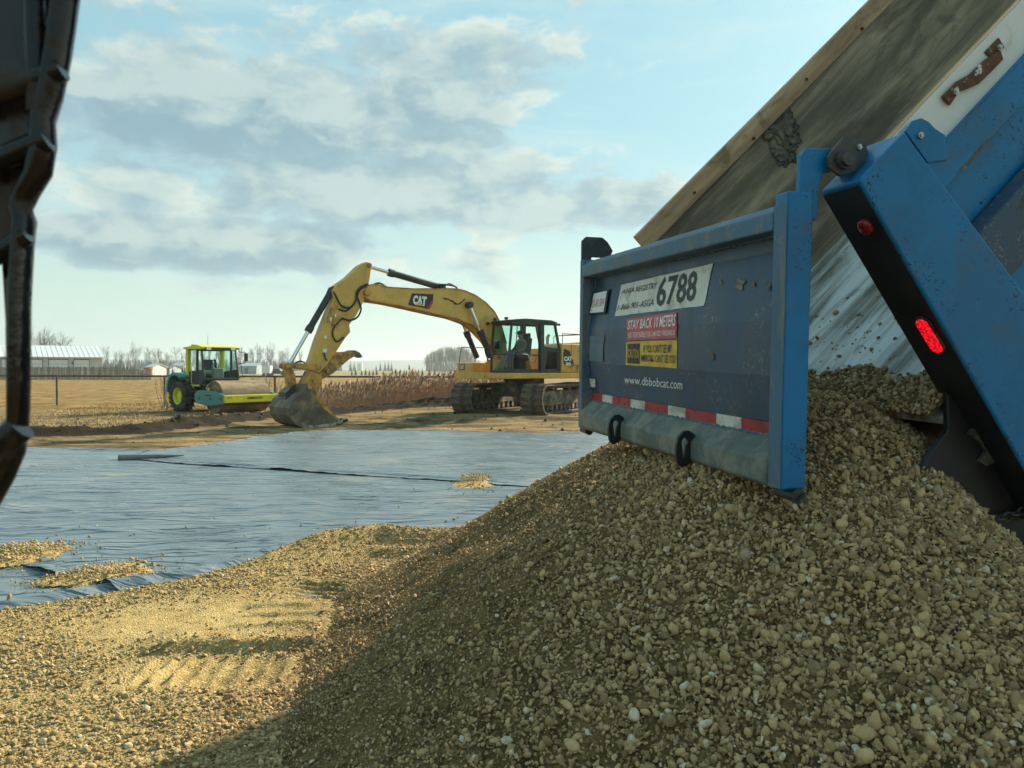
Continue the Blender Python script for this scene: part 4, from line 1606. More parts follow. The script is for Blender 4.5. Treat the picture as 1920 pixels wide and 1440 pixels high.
EF = Vector((-0.80, -0.60, 0))
EL = Vector((0.60, -0.80, 0))       # operator's left = towards the camera
exc_rot = math.atan2(EF.y, EF.x)
EM = Matrix.Translation(EXC) @ Matrix.Rotation(exc_rot, 4, 'Z')
EMI = EM.inverted()
exc = thing('excavator', 'yellow tracked excavator with its bucket and thumb resting by the sheet', 'excavator', EXC, exc_rot)


def ex(px, py, y=0.0):
    """photo point -> excavator frame, on the upright plane at side offset y"""
    w = on_plane(px, py, EXC + EL * y, EL)
    return EMI @ w


def c1(x, y):
    return 500 + x / 3.2, 470 + y / 3.2


def exc1(x, y, off=0.0):
    p = ex(*c1(x, y), off)
    p.y = off
    return p


def plate(name, pts, y0, y1, mat, parent=exc, bevel=.02, ref=0.0):
    """outline taken on the boom plane, given real width from y0 to y1"""
    m = MB()
    ps = [exc1(x, y, ref) for x, y in pts]
    m.prism([Vector((p.x, y0, p.z)) for p in ps], (0, y1 - y0, 0))
    return m.build(name, mat, parent, bevel=bevel)


# ---- boom
boom_o = [(572, 232), (600, 208), (640, 206), (700, 222), (860, 232), (1040, 230), (1110, 232), (1160, 242), (1225, 270), (1290, 315), (1340, 370), (1378, 440),
          (1412, 560), (1425, 650), (1385, 655), (1345, 600), (1310, 545), (1250, 482), (1190, 437), (1100, 405), (1000, 384), (850, 350), (700, 318), (600, 304), (566, 285)]
boom = plate('boom', boom_o, -.27, .27, 'machine_yellow', bevel=.025)
# welded flanges along the top and lower edges
for rng_, w in ((range(1, 13), .30), (range(14, 25), .30)):
    m = MB()
    ps = [exc1(*boom_o[i]) for i in rng_]
    for a, b in zip(ps[:-1], ps[1:]):
        m.bar((a.x, 0, a.z), (b.x, 0, b.z), w * 2, .02, up=(0, 0, 1))
    m.build('boom_flange', 'worn_yellow', boom)
# ---- stick
stick_o = [(545, 92), (580, 72), (600, 74), (613, 98), (604, 160), (590, 230), (566, 308), (522, 390), (480, 447), (487, 490), (458, 522), (402, 608), (345, 690), (300, 735), (255, 722), (245, 682),
           (290, 540), (345, 400), (388, 285), (378, 242), (400, 212), (470, 165)]
stick = plate('stick', stick_o, -.20, .20, 'machine_yellow', bevel=.02)
# reinforcing plate and valve blocks on the stick's near face
for pts, mat, pr in (([(395, 300), (440, 300), (400, 420), (350, 440)], 'worn_yellow', .02), ([(400, 385), (440, 392), (425, 455), (388, 448)], 'worn_yellow', .05),
                     ([(335, 590), (358, 590), (356, 612), (335, 612)], 'logo_white', .06), ([(342, 510), (356, 510), (356, 528), (342, 528)], 'logo_white', .05),
                     ([(405, 380), (412, 380), (412, 400), (405, 400)], 'logo_white', .07), ([(376, 400), (386, 400), (386, 425), (376, 425)], 'logo_white', .06)):
    plate('valve_block', pts, .20, .20 + pr, mat, stick, bevel=.006, ref=.2)


def cylinder(name, a, b, split, r, rod_r, y, parent=exc, flip=False):
    """hydraulic cylinder from a to b (boom-plane photo points); barrel up to split, then the polished rod"""
    A, B = exc1(*a, y), exc1(*b, y)
    S = A.lerp(B, split)
    m = MB()
    m.cyl(A, S, r, n=16)
    m.cyl(S - (B - A).normalized() * .18, S, r * 1.22, n=16)
    m.cyl(A, A + (B - A).normalized() * .14, r * 1.15, n=16)
    c = m.build(name, 'machine_black', parent, smooth=40)
    m = MB()
    m.cyl(S, B, rod_r, n=14)
    m.build('rod', 'chrome_rod', c, smooth=40)
    m = MB()
    for q in (A, B):
        m = MB()
        m.cyl(q - Vector((0, r * 1.1, 0)), q + Vector((0, r * 1.1, 0)), r * .95, n=14)
        m.build('eye', 'machine_black', c, smooth=40)
    return c


cylinder('stick_cylinder', (1050, 222), (600, 92), .72, .105, .06, 0.0)
cylinder('bucket_cylinder', (392, 235), (130, 690), .56, .10, .06, 0.0)
for y in (.42, -.42):
    A, B = exc1(1345, 640, .42), exc1(1216, 326, .42)
    A.y = B.y = y
    S = A.lerp(B, .52)
    m = MB()
    m.cyl(A, S, .10, n=16)
    m.cyl(S - (B - A).normalized() * .2, S, .125, n=16)
    c = m.build('boom_cylinder', 'machine_black', exc, smooth=40)
    m = MB()
    m.cyl(S, B, .058, n=14)
    m.build('rod', 'chrome_rod', c, smooth=40)
    m = MB()
    m.cyl(Vector((B.x, y - .12 * np.sign(y), B.z)), Vector((B.x, y + .10 * np.sign(y), B.z)), .11, n=16)
    m.build('pin', 'machine_black', c, smooth=40)
# ---- pins
for a in ((575, 255), (590, 250)):
    pass
for x, y, r, w in ((578, 256, .13, .36), (596, 92, .09, .26), (290, 700, .10, .30), (110, 690, .10, .30), (348, 720, .09, .30), (270, 782, .10, .30), (160, 828, .09, .30)):
    p = exc1(x, y)
    m = MB()
    m.cyl((p.x, -w, p.z), (p.x, w, p.z), r * .8, n=16)
    m.build('pin', 'worn_yellow', exc, smooth=40)
# ---- hoses
def hose(pts, r=.025, y=0.0):
    m = MB()
    ps = [exc1(a, b, y if len(t) == 0 else t[0]) for a, b, *t in pts]
    # smooth the run
    q = []
    for i in range(len(ps) - 1):
        p0, p1, p2, p3 = ps[max(i - 1, 0)], ps[i], ps[i + 1], ps[min(i + 2, len(ps) - 1)]
        for k in range(5):
            t = k / 5
            q.append(.5 * ((2 * p1) + (p2 - p0) * t + (2 * p0 - 5 * p1 + 4 * p2 - p3) * t * t + (3 * p1 - p0 - 3 * p2 + p3) * t ** 3))
    q.append(ps[-1])
    m.tube(q, r, 6)
    m.build('hose', 'hose_black', exc, smooth=60)


hose([(600, 210), (560, 225), (540, 270), (552, 300), (566, 350), (545, 398), (500, 418), (455, 405)], .03, .24)
hose([(610, 200), (570, 215), (540, 250), (535, 300), (500, 340), (450, 330), (415, 270), (400, 245)], .028, .24)
hose([(590, 215), (555, 240), (530, 310), (480, 360), (430, 350)], .026, .22)
hose([(455, 405), (410, 450), (395, 500), (420, 545), (462, 520)], .026, .24)
hose([(640, 205), (680, 195), (760, 228), (1000, 232)], .03, .12)
hose([(1050, 225), (1035, 205), (1080, 205), (1130, 215), (1165, 245)], .03, .16)
hose([(1060, 215), (1100, 200), (1150, 225), (1220, 262), (1300, 318), (1345, 380)], .03, .14)
hose([(1070, 285), (1110, 300), (1150, 320), (1190, 290)], .02, .28)
hose([(165, 680), (190, 665), (220, 668), (245, 690)], .024, .1)
hose([(345, 610), (350, 640), (362, 660)], .022, .24)
hose([(1340, 600), (1320, 560), (1310, 600), (1330, 660)], .025, .5)
# ---- bucket linkage, coupler, thumb
for y0, y1 in ((-.27, -.20), (.20, .27)):
    plate('link_arm', [(100, 680), (120, 672), (280, 684), (300, 700), (285, 718), (125, 702), (104, 704)], y0, y1, 'worn_yellow', bevel=.01)
plate('power_link', [(102, 690), (130, 690), (160, 740), (172, 815), (150, 842), (126, 830), (116, 760)], -.16, .16, 'worn_yellow', bevel=.02)
cou = plate('quick_coupler', [(245, 720), (300, 742), (318, 790), (268, 900), (215, 940), (150, 905), (100, 905), (92, 880), (150, 820), (205, 800)], -.24, .24, 'worn_yellow', bevel=.02)
plate('coupler_jaw', [(92, 850), (150, 800), (165, 830), (120, 890), (95, 905)], -.30, .30, 'machine_black', cou, bevel=.02)
th = plate('thumb', [(300, 745), (345, 692), (392, 632), (420, 608), (470, 604), (500, 606), (520, 632), (490, 648), (445, 684), (385, 738), (340, 762), (285, 792), (262, 776)], -.17, .17, 'worn_yellow', bevel=.02)
plate('thumb_tip', [(468, 612), (490, 598), (520, 598), (548, 612), (564, 636), (552, 644), (526, 630), (505, 636), (500, 648), (478, 640)], -.15, .15, 'bucket_steel', th, bevel=.015)
# ---- bucket: curved shell, two side plates, lip, teeth
bk_side = [(150, 862), (182, 812), (206, 812), (238, 868), (300, 955), (388, 1038), (330, 1060), (230, 1072), (150, 1068), (105, 1046), (78, 1000), (72, 955), (96, 905)]
BWID = .78
B = [exc1(x, y - 16) for x, y in bk_side]
shell_idx = [5, 6, 7, 8, 9, 10, 11, 12, 0, 1]
m = MB()
cen = Vector((sum(p.x for p in B) / len(B), 0, sum(p.z for p in B) / len(B)))
outer = [B[i] for i in shell_idx]
inner = [p + (cen - p).normalized() * .05 for p in outer]
prof = outer + inner[::-1]
n = len(outer)
vs, fs = [], []
for y in (-BWID, BWID):
    vs += [Vector((p.x, y, p.z)) for p in prof]
k = len(prof)
for i in range(k):
    j = (i + 1) % k
    fs.append((i, j, k + j, k + i))
for i in range(n - 1):
    fs.append((i, i + 1, k - 2 - i, k - 1 - i))
    fs.append((k + i, k + k - 1 - i, k + k - 2 - i, k + i + 1))
m.add(vs, fs)
bucket = m.build('bucket', 'bucket_steel', exc, bevel=.008)
for y in (-BWID - .03, BWID):
    m = MB()
    m.prism([Vector((p.x, y, p.z)) for p in B], (0, .03, 0))
    m.build('side_plate', 'bucket_steel', bucket, bevel=.006)
    m = MB()
    y2 = y - .012 if y < 0 else y + .03
    edge = [B[1], B[2], B[3], B[4], B[5]]
    ins = [p + (cen - p).normalized() * .14 for p in edge]
    m.prism([Vector((p.x, y2, p.z)) for p in edge + ins[::-1]], (0, .012, 0))
    m.build('side_cutter', 'worn_yellow' if y > 0 else 'bucket_steel', bucket, bevel=.004)
    m = MB()
    low = [B[5], B[6], B[7], B[8]]
    ins = [p + Vector((0, 0, .09)) for p in low]
    m.prism([Vector((p.x, y2, p.z)) for p in low + ins[::-1]], (0, .012, 0))
    m.build('wear_strip', 'bright_edge', bucket)
for i in range(5):
    y = -BWID + .1 + i * (2 * BWID - .2) / 4
    p = B[5]
    m = MB()
    dirt_ = (B[5] - B[6]).normalized()
    m.bar((p.x - dirt_.x * .1, y, p.z - dirt_.z * .1), (p.x + dirt_.x * .22, y, p.z + dirt_.z * .22), .13, .10)
    m.build('tooth', 'machine_black', bucket, bevel=.02)
# bucket ears
for y in (-.30, .26):
    plate('bucket_ear', [(75, 960), (110, 905), (170, 860), (205, 812), (235, 860), (180, 960), (120, 1000)], y, y + .04, 'worn_yellow', bucket, bevel=.01)

# ---- logo on the boom (near face)
def face_quad(name, q, mat, y, parent, pr=.004):
    m = MB()
    ps = [exc1(a, b, y) for a, b in q]
    m.prism([Vector((p.x, y + .001, p.z)) for p in ps], (0, pr, 0))
    return m.build(name, mat, parent)


def face_text(s, q, mat, y, parent, bold=.03):
    uv, fs = text_points(s, bold)
    m = MB()
    vs = []
    for a, b in uv:
        x, yy = bil(q, a, b)
        p = exc1(x, yy, y)
        vs.append(Vector((p.x, y, p.z)))
    m.add(vs, fs)
    return m.build('lettering', mat, parent, recalc=False)


face_quad('decal_panel', [(848, 325), (872, 256), (1000, 261), (998, 305), (970, 350)], 'logo_black', .272, boom)
face_quad('decal_stripe', [(955, 350), (998, 290), (998, 312), (978, 350)], 'logo_red', .277, boom)
face_text('CAT', [(876, 322), (956, 335), (962, 276), (880, 265)], 'logo_white', .2795, boom, .06)
face_quad('decal_triangle', [(892, 326), (918, 305), (940, 333)], 'logo_yellow', .2805, boom)
# scuffs of bare metal on the boom
for x, y in ((1065, 290), (1130, 322), (1110, 305)):
    face_quad('scuff', [(x - 14, y - 6), (x + 4, y - 10), (x + 12, y + 5), (x, y + 3)], 'bucket_steel', .272, boom)

# ---- upper structure
ZD = 1.22           # deck underside
m = MB()
m.prism([(1.95, -1.62, ZD), (1.95, 1.55, ZD), (-2.6, 1.55, ZD), (-3.25, 1.0, ZD), (-3.25, -1.0, ZD), (-2.6, -1.55, ZD)], (0, 0, .20))
deck = m.build('deck', 'machine_yellow', exc, bevel=.03)
# engine hood and counterweight
m = MB()
m.span((-2.35, .45, ZD + .2), (-.50, 1.50, 2.45))
hood = m.build('side_housing', 'machine_yellow', exc, bevel=.05, segs=3)
m = MB()
m.prism([(-2.36, -1.5, ZD + .2), (-2.36, 1.5, ZD + .2), (-3.0, 1.45, ZD + .2), (-3.3, .9, ZD + .2), (-3.3, -.9, ZD + .2), (-3.0, -1.45, ZD + .2)], (0, 0, 1.15))
m.build('counterweight', 'machine_yellow', exc, bevel=.08, segs=3)
m = MB()
m.span((-2.35, -1.5, ZD + .2), (-.35, .44, 2.30))
m.build('engine_hood', 'machine_yellow', exc, bevel=.05, segs=3)
for k, z in enumerate((2.25, 1.98, 1.72)):
    m = MB()
    for j in range(6):
        m.box((-1.72, 1.502, z - .08 + j * .032), (.85, .012, .018))
    o = m.build('louvre', 'worn_yellow', hood)
    o['kind'] = 'stuff'
m = MB()
m.span((-1.3, 1.50, ZD + .25), (-.56, 1.508, ZD + .5))
m.build('access_door', 'worn_yellow', hood, bevel=.002)
m = MB()
m.prism([(-.98, 1.503, 1.62), (-.60, 1.503, 1.62), (-.56, 1.503, 2.05), (-.62, 1.503, 2.28), (-.88, 1.503, 2.18), (-1.02, 1.503, 1.8)], (0, .004, 0))
m.build('decal_panel', 'logo_black', hood)
m = MB()
m.prism([(-1.12, 1.503, 1.56), (-1.02, 1.503, 1.58), (-.99, 1.503, 1.90), (-1.04, 1.503, 1.86)], (0, .004, 0))
m.build('decal_stripe', 'logo_red', hood)
for s, z0, z1, x0, x1 in (('CAT', 1.83, 2.00, -.60, -.98), ('30', 1.68, 1.79, -.68, -.92)):
    uv, fs = text_points(s, .05)
    m = MB()
    m.add([(x0 + (x1 - x0) * a, 1.509, z0 + (z1 - z0) * b) for a, b in uv], fs)
    m.build('lettering', 'logo_white', hood, recalc=False)
# tool box at the front on the far side
m = MB()
m.span((.55, -1.55, ZD + .2), (1.90, -.55, 1.78))
tbx = m.build('tool_box', 'machine_yellow', exc, bevel=.04)
m = MB()
m.span((1.902, -1.40, 1.52), (1.908, -1.05, 1.72))
m.build('decal_panel', 'logo_black', tbx)
uv, fs = text_points('CAT', .05)
m = MB()
m.add([(1.911, -1.36 + .27 * a, 1.55 + .14 * b) for a, b in uv], fs)
m.build('lettering', 'logo_white', tbx, recalc=False)
m = MB()
m.span((1.93, -1.6, ZD - .02), (1.99, .3, ZD + .22))
m.build('front_sill', 'machine_yellow', deck, bevel=.015)
# handrails and panel seams
for pts in ([(.6, -1.5, 1.78), (.6, -1.5, 2.35), (1.75, -1.5, 2.35), (1.85, -1.5, 1.78)], [(-.6, 1.42, 2.44), (-.6, 1.42, 2.80), (-2.2, 1.42, 2.80), (-2.25, 1.42, 2.44)],
            [(-2.4, 1.2, 2.55), (-2.4, 1.2, 2.85), (-2.4, -1.2, 2.85), (-2.4, -1.2, 2.55)]):
    m = MB()
    m.tube(pts, .02, 6)
    m.build('handrail', 'machine_black', exc, smooth=50)
for x_ in (-.95, -1.45, -1.95):
    m = MB()
    m.box((x_, 1.502, 1.95), (.012, .01, 1.0))
    m.build('panel_seam', 'machine_black', hood)
m = MB()
m.tube([(-1.5, -.5, 2.28), (-1.5, -.5, 2.75), (-1.58, -.5, 2.85)], .06, 12)
m.build('exhaust', 'machine_black', exc, smooth=50)
# boom foot brackets
for y in (-.42, .34):
    m = MB()
    m.prism([(-.1, y, ZD + .2), (1.75, y, ZD + .2), (1.5, y, 1.75), (.75, y, 2.25), (.3, y, 2.2)], (0, .07, 0))
    m.build('boom_bracket', 'machine_yellow', deck, bevel=.02)

# ---- cab
CX0, CX1, CY0, CY1, CZ0, CZ1 = -.46, 1.82, .40, 1.50, ZD + .21, 3.16
cab = thing('cab', None, None)
cab.parent = exc
del_keys = [k for k in cab.keys()]
for k in del_keys:
    del cab[k]


def post_(a, b, w=.07, name='cab_pillar', mat='machine_black'):
    m = MB()
    m.bar(a, b, w, w)
    return m.build(name, mat, cab, bevel=.012)


FT = CX1 - .10   # front leans back slightly at the roof
for y in (CY0 + .035, CY1 - .035):
    post_((CX1 - .035, y, CZ0), (CX1 - .05, y, CZ0 + .75))
    post_((CX1 - .05, y, CZ0 + .75), (FT - .05, y, CZ1 - .05))
    post_((CX0 + .05, y, CZ0), (CX0 + .05, y, CZ0 + .85), .09)
    post_((CX0 + .05, y, CZ0 + .85), (CX0 + .25, y, CZ1 - .05), .08)
    post_((.40, y, CZ0), (.40, y, CZ1 - .03), .16)
    post_((CX0 + .02, y, CZ1 - .05), (FT, y, CZ1 - .05), .08, 'roof_rail')
    post_((CX0 + .02, y, CZ0 + .04), (CX1, y, CZ0 + .04), .08, 'floor_rail')
for z in (CZ0 + .04, CZ0 + .62, CZ1 - .06):
    post_((CX1 - .04 if z < 2.5 else FT - .04, CY0, z), (CX1 - .04 if z < 2.5 else FT - .04, CY1, z), .05, 'cross_bar')
m = MB()
m.prism([(CX0 + .2, CY0 - .02, CZ1 - .02), (FT + .06, CY0 - .02, CZ1 - .02), (FT + .02, CY0 - .02, CZ1 + .05), (1.1, CY0 - .02, CZ1 + .11), (CX0 + .4, CY0 - .02, CZ1 + .09), (CX0 + .15, CY0 - .02, CZ1 + .03)], (0, CY1 - CY0 + .04, 0))
m.build('roof', 'machine_black', cab, bevel=.03)
m = MB()
m.span((CX0 + .02, CY0 + .02, CZ0 - .005), (CX1 - .02, CY1 - .02, CZ0 + .05))
m.build('cab_floor', 'machine_black', cab)
m = MB()   # rear lower door skin with its window cut away
m.ring([(CX0 + .06, CY1 - .03, CZ0 + .03), (.34, CY1 - .03, CZ0 + .03), (.34, CY1 - .03, CZ0 + .92), (CX0 + .06, CY1 - .03, CZ0 + .80)],
       [(CX0 + .17, CY1 - .03, CZ0 + .12), (.24, CY1 - .03, CZ0 + .12), (.10, CY1 - .03, CZ0 + .76), (CX0 + .17, CY1 - .03, CZ0 + .70)], (0, .02, 0))
m.build('rear_quarter_panel', 'machine_black', cab, bevel=.008)
m = MB()
m.span((CX0 + .10, CY0 + .03, CZ0 + .05), (CX0 + .16, CY1 - .06, CZ0 + .85))
m.build('rear_panel', 'machine_black', cab)
def pane(pts, name='pane', mat='cab_glass'):
    m = MB()
    m.add(pts, [tuple(range(len(pts)))])
    m.build(name, mat, cab)


pane([(CX1 - .03, CY0 + .06, CZ0 + .07), (CX1 - .03, CY1 - .06, CZ0 + .07), (CX1 - .04, CY1 - .06, CZ0 + .6), (CX1 - .04, CY0 + .06, CZ0 + .6)], 'lower_windscreen')
pane([(CX1 - .04, CY0 + .06, CZ0 + .65), (CX1 - .04, CY1 - .06, CZ0 + .65), (FT - .05, CY1 - .06, CZ1 - .09), (FT - .05, CY0 + .06, CZ1 - .09)], 'windscreen')
pane([(.48, CY1 - .03, CZ0 + .62), (CX1 - .08, CY1 - .03, CZ0 + .62), (FT - .10, CY1 - .03, CZ1 - .09), (.48, CY1 - .03, CZ1 - .09)], 'door_window', 'clear_glass')
pane([(CX0 + .12, CY1 - .035, CZ0 + .86), (.32, CY1 - .035, CZ0 + .92), (.32, CY1 - .035, CZ1 - .09), (CX0 + .3, CY1 - .035, CZ1 - .09)], 'rear_side_window')
pane([(.48, CY0 + .03, CZ0 + .62), (CX1 - .08, CY0 + .03, CZ0 + .62), (FT - .10, CY0 + .03, CZ1 - .09), (.48, CY0 + .03, CZ1 - .09)], 'far_window', 'clear_glass')
m = MB()   # lower half of the door: frame with grey handle bar
m.ring([(.48, CY1 - .03, CZ0 + .05), (1.72, CY1 - .03, CZ0 + .05), (1.70, CY1 - .03, CZ0 + .62), (.48, CY1 - .03, CZ0 + .62)],
       [(.54, CY1 - .03, CZ0 + .12), (1.66, CY1 - .03, CZ0 + .12), (1.65, CY1 - .03, CZ0 + .585), (.54, CY1 - .03, CZ0 + .585)], (0, .02, 0))
door = m.build('door', 'machine_black', cab, bevel=.006)
m = MB()
m.tube([(1.20, CY1 - .06, CZ0 + .62), (.98, CY1 - .06, CZ0 + .61), (.86, CY1 - .06, CZ0 + .34), (.64, CY1 - .06, CZ0 + .36), (.60, CY1 - .06, CZ0 + .56), (.76, CY1 - .06, CZ0 + .58)], .028, 8)
m.build('grab_handle', 'grey_plastic', cab, smooth=50)
m = MB()
m.tube([(1.55, CY1 - .02, CZ0 + .55), (1.58, CY1 + .04, CZ0 + .6), (1.5, CY1 + .04, CZ0 + 1.5), (1.45, CY1 - .02, CZ0 + 1.55)], .016, 6)
m.build('grab_rail', 'machine_black', cab, smooth=50)
# roof lamps, mirror, beacon
for y in (CY0 + .2, CY1 - .25):
    m = MB()
    m.box((FT + .02, y, CZ1 + .10), (.07, .14, .09))
    m.build('work_lamp', 'machine_black', cab, bevel=.015)
m = MB()
m.tube([(FT, CY0, CZ1 - .05), (FT + .12, CY0 - .08, CZ1 - .02)], .015, 6)
m.box((FT + .14, CY0 - .09, CZ1 - .04), (.04, .16, .11))
o = m.build('mirror', 'machine_black', cab)
# seat, consoles
m = MB()
m.box((.98, .95, CZ0 + .46), (.52, .52, .12))
m.box((.68, .95, CZ0 + .84), (.14, .50, .72), Matrix.Rotation(-.14, 3, 'Y'))
m.box((.60, .95, CZ0 + 1.28), (.10, .28, .18))
m.box((.94, .95, CZ0 + .22), (.34, .34, .36))
seat = m.build('seat', 'seat_fabric', cab, bevel=.03)
seat['kind'] = 'thing'
del seat['kind']
for y in (.62, 1.28):
    m = MB()
    m.box((1.12, y, CZ0 + .58), (.46, .13, .16))
    m.tube([(1.27, y, CZ0 + .64), (1.29, y, CZ0 + .80)], [.02, .028], 8)
    m.build('control_console', 'machine_black', cab, bevel=.02)
m = MB()
m.box((1.62, .55, CZ0 + .95), (.05, .20, .26), Matrix.Rotation(.3, 3, 'Z'))
m.build('monitor', 'machine_black', cab, bevel=.01)

# ---- undercarriage (its tracks point a little differently from the house)
tf = Vector((-.43, -.90, 0)).normalized()
tl = Vector((tf.y * -1, tf.x, 0))
d_rot = math.atan2(tf.y, tf.x) - exc_rot
RU = Matrix.Rotation(d_rot, 4, 'Z')
ub = lambda: MB(mtx=RU)
m = ub()
m.box((0, 0, .78), (1.7, 1.9, .42))
m.cyl((0, 0, .95), (0, 0, ZD), .72, n=32)
m.build('car_body', 'track_frame', exc, bevel=.03)
LT, RT, ZT, SW = 1.85, .47, .535, .80     # half wheelbase, end radius, axle height, shoe width
path_len = 4 * LT + 2 * math.pi * RT
NSH = 46
shoe = MB()
pitch = path_len / NSH
shoe.box((0, 0, 0), (pitch * .96, SW, .03))
for k in (-.35, 0, .35):
    shoe.box((k * pitch, 0, .035), (.02, SW, .045))
for y in (-.09, .09):
    shoe.box((0, y, -.06), (pitch * .9, .05, .09))
shoe_me = shoe.mesh('track_shoe', 'track_steel')


def track_pos(s):
    s %= path_len
    if s < 2 * LT:
        return Vector((-LT + s, 0, ZT + RT - .03 * math.sin(math.pi * s / (2 * LT)))), 0.0
    s -= 2 * LT
    if s < math.pi * RT:
        a = math.pi / 2 - s / RT
        return Vector((LT + RT * math.cos(a), 0, ZT + RT * math.sin(a))), math.pi / 2 - a
    s -= math.pi * RT
    if s < 2 * LT:
        return Vector((LT - s, 0, ZT - RT)), math.pi
    s -= 2 * LT
    a = -math.pi / 2 - s / RT
    return Vector((-LT + RT * math.cos(a), 0, ZT + RT * math.sin(a))), math.pi + s / RT


for ys in (-1.33, 1.33):
    m = ub()
    m.prism([(-LT + .1, ys - .2, ZT - .24), (LT - .2, ys - .2, ZT - .24), (LT - .05, ys - .2, ZT), (LT - .25, ys - .2, ZT + .27), (-LT + .3, ys - .2, ZT + .27), (-LT + .0, ys - .2, ZT + .05)], (0, .4, 0))
    tr = m.build('track', 'track_frame', exc, bevel=.04)
    m = ub()
    m.box((.1, ys + (.215 if ys > 0 else -.215), ZT - .02), (2.6, .03, .22))
    m.build('track_guard', 'track_frame', tr, bevel=.015)
    for x, r in ((-LT, RT - .06), (LT, RT - .06)):
        m = ub()
        m.lathe((x, ys - .13, ZT), (0, 1, 0), [(.001, 0), (.22, 0), (.24, -.04), (r * .8, -.04), (r * .85, .04), (r, .05), (r, .21), (r * .85, .22), (r * .8, .30), (.24, .30), (.22, .26), (.001, .26)], 26)
        m.build('sprocket' if x < 0 else 'idler', 'track_frame', tr, smooth=35)
    for x in np.linspace(-LT + .45, LT - .45, 8):
        m = ub()
        m.lathe((x, ys - .2, ZT - .33), (0, 1, 0), [(.001, 0), (.10, 0), (.12, .05), (.09, .08), (.09, .32), (.12, .35), (.10, .40), (.001, .40)], 16)
        m.build('roller', 'track_frame', tr, smooth=35)
    for x in (-.8, .7):
        m = ub()
        m.cyl((x, ys - .12, ZT + .34), (x, ys + .12, ZT + .34), .08, n=14)
        m.build('carrier_roller', 'track_frame', tr, smooth=35)
    for k in range(NSH):
        p, a = track_pos(k * pitch)
        o = bpy.data.objects.new('track_shoe', shoe_me)
        COL.objects.link(o)
        o.parent = tr
        o.matrix_local = RU @ Matrix.Translation((p.x, ys, p.z)) @ Matrix.Rotation(a, 4, 'Y')

# ================================================================== OPERATOR
pm('jacket', (0.19, 0.145, 0.11), 0.9, var=.25, scale=9, bump=.4, bscale=14)
pm('jeans', (0.17, 0.23, 0.28), 0.9, var=.2, scale=10, bump=.2, bscale=20)
pm('skin', (0.38, 0.22, 0.15), 0.6, var=.08, scale=12)
pm('cap_cloth', (0.016, 0.016, 0.018), 0.85, var=.1)
pm('hair_dark', (0.03, 0.02, 0.014), 0.8, var=.2, scale=30)
pm('boot_leather', (0.05, 0.03, 0.018), 0.7, var=.2)
SEATP = EM @ Vector((.92, .95, CZ0 + .52))
person = thing('person', 'operator in brown jacket, jeans and dark cap seated in the excavator cab', 'person', SEATP, exc_rot)
# frame: x forwards, y left, z up, origin at the pelvis on the seat


def skin_body(name, verts, edges, radii, mat, parent, levels=2, root=0):
    me = bpy.data.meshes.new(name)
    me.from_pydata(verts, edges, [])
    o = bpy.data.objects.new(name, me)
    COL.objects.link(o)
    o.parent = parent
    sk = o.modifiers.new('skin', 'SKIN')
    sk.use_smooth_shade = True
    for i, r in enumerate(radii):
        d = me.skin_vertices[0].data[i]
        d.radius = r if isinstance(r, tuple) else (r, r)
    me.skin_vertices[0].data[root].use_root = True
    sb = o.modifiers.new('sub', 'SUBSURF')
    sb.levels = sb.render_levels = levels
    me.materials.append(MATS[mat])
    return o


# one continuous figure: pelvis, spine, neck, head, arms down to the wrists, legs to the ankles
V = [(0, 0, .10), (-.05, 0, .28), (-.06, 0, .46), (-.04, 0, .58), (-.02, 0, .66), (.0, 0, .76), (.01, 0, .84),
     (-.05, .17, .54), (.0, .25, .32), (.22, .22, .20), (.33, .20, .22),
     (-.05, -.17, .54), (.0, -.25, .32), (.22, -.24, .20), (.33, -.24, .22),
     (.06, .10, .08), (.44, .15, .13), (.56, .15, -.28), (.66, .15, -.35),
     (.06, -.10, .08), (.44, -.15, .13), (.56, -.15, -.28), (.66, -.15, -.35)]
E = [(0, 1), (1, 2), (2, 3), (3, 4), (4, 5), (5, 6), (3, 7), (7, 8), (8, 9), (9, 10), (3, 11), (11, 12), (12, 13), (13, 14),
     (0, 15), (15, 16), (16, 17), (17, 18), (0, 19), (19, 20), (20, 21), (21, 22)]
Rr = [(.15, .12), (.15, .11), (.17, .12), (.13, .10), .055, (.085, .10), (.075, .085), .085, .062, .05, .035, .085, .062, .05, .035,
      .10, .075, .05, .045, .10, .075, .05, .045]
body = skin_body('body', V, E, Rr, 'skin', person)
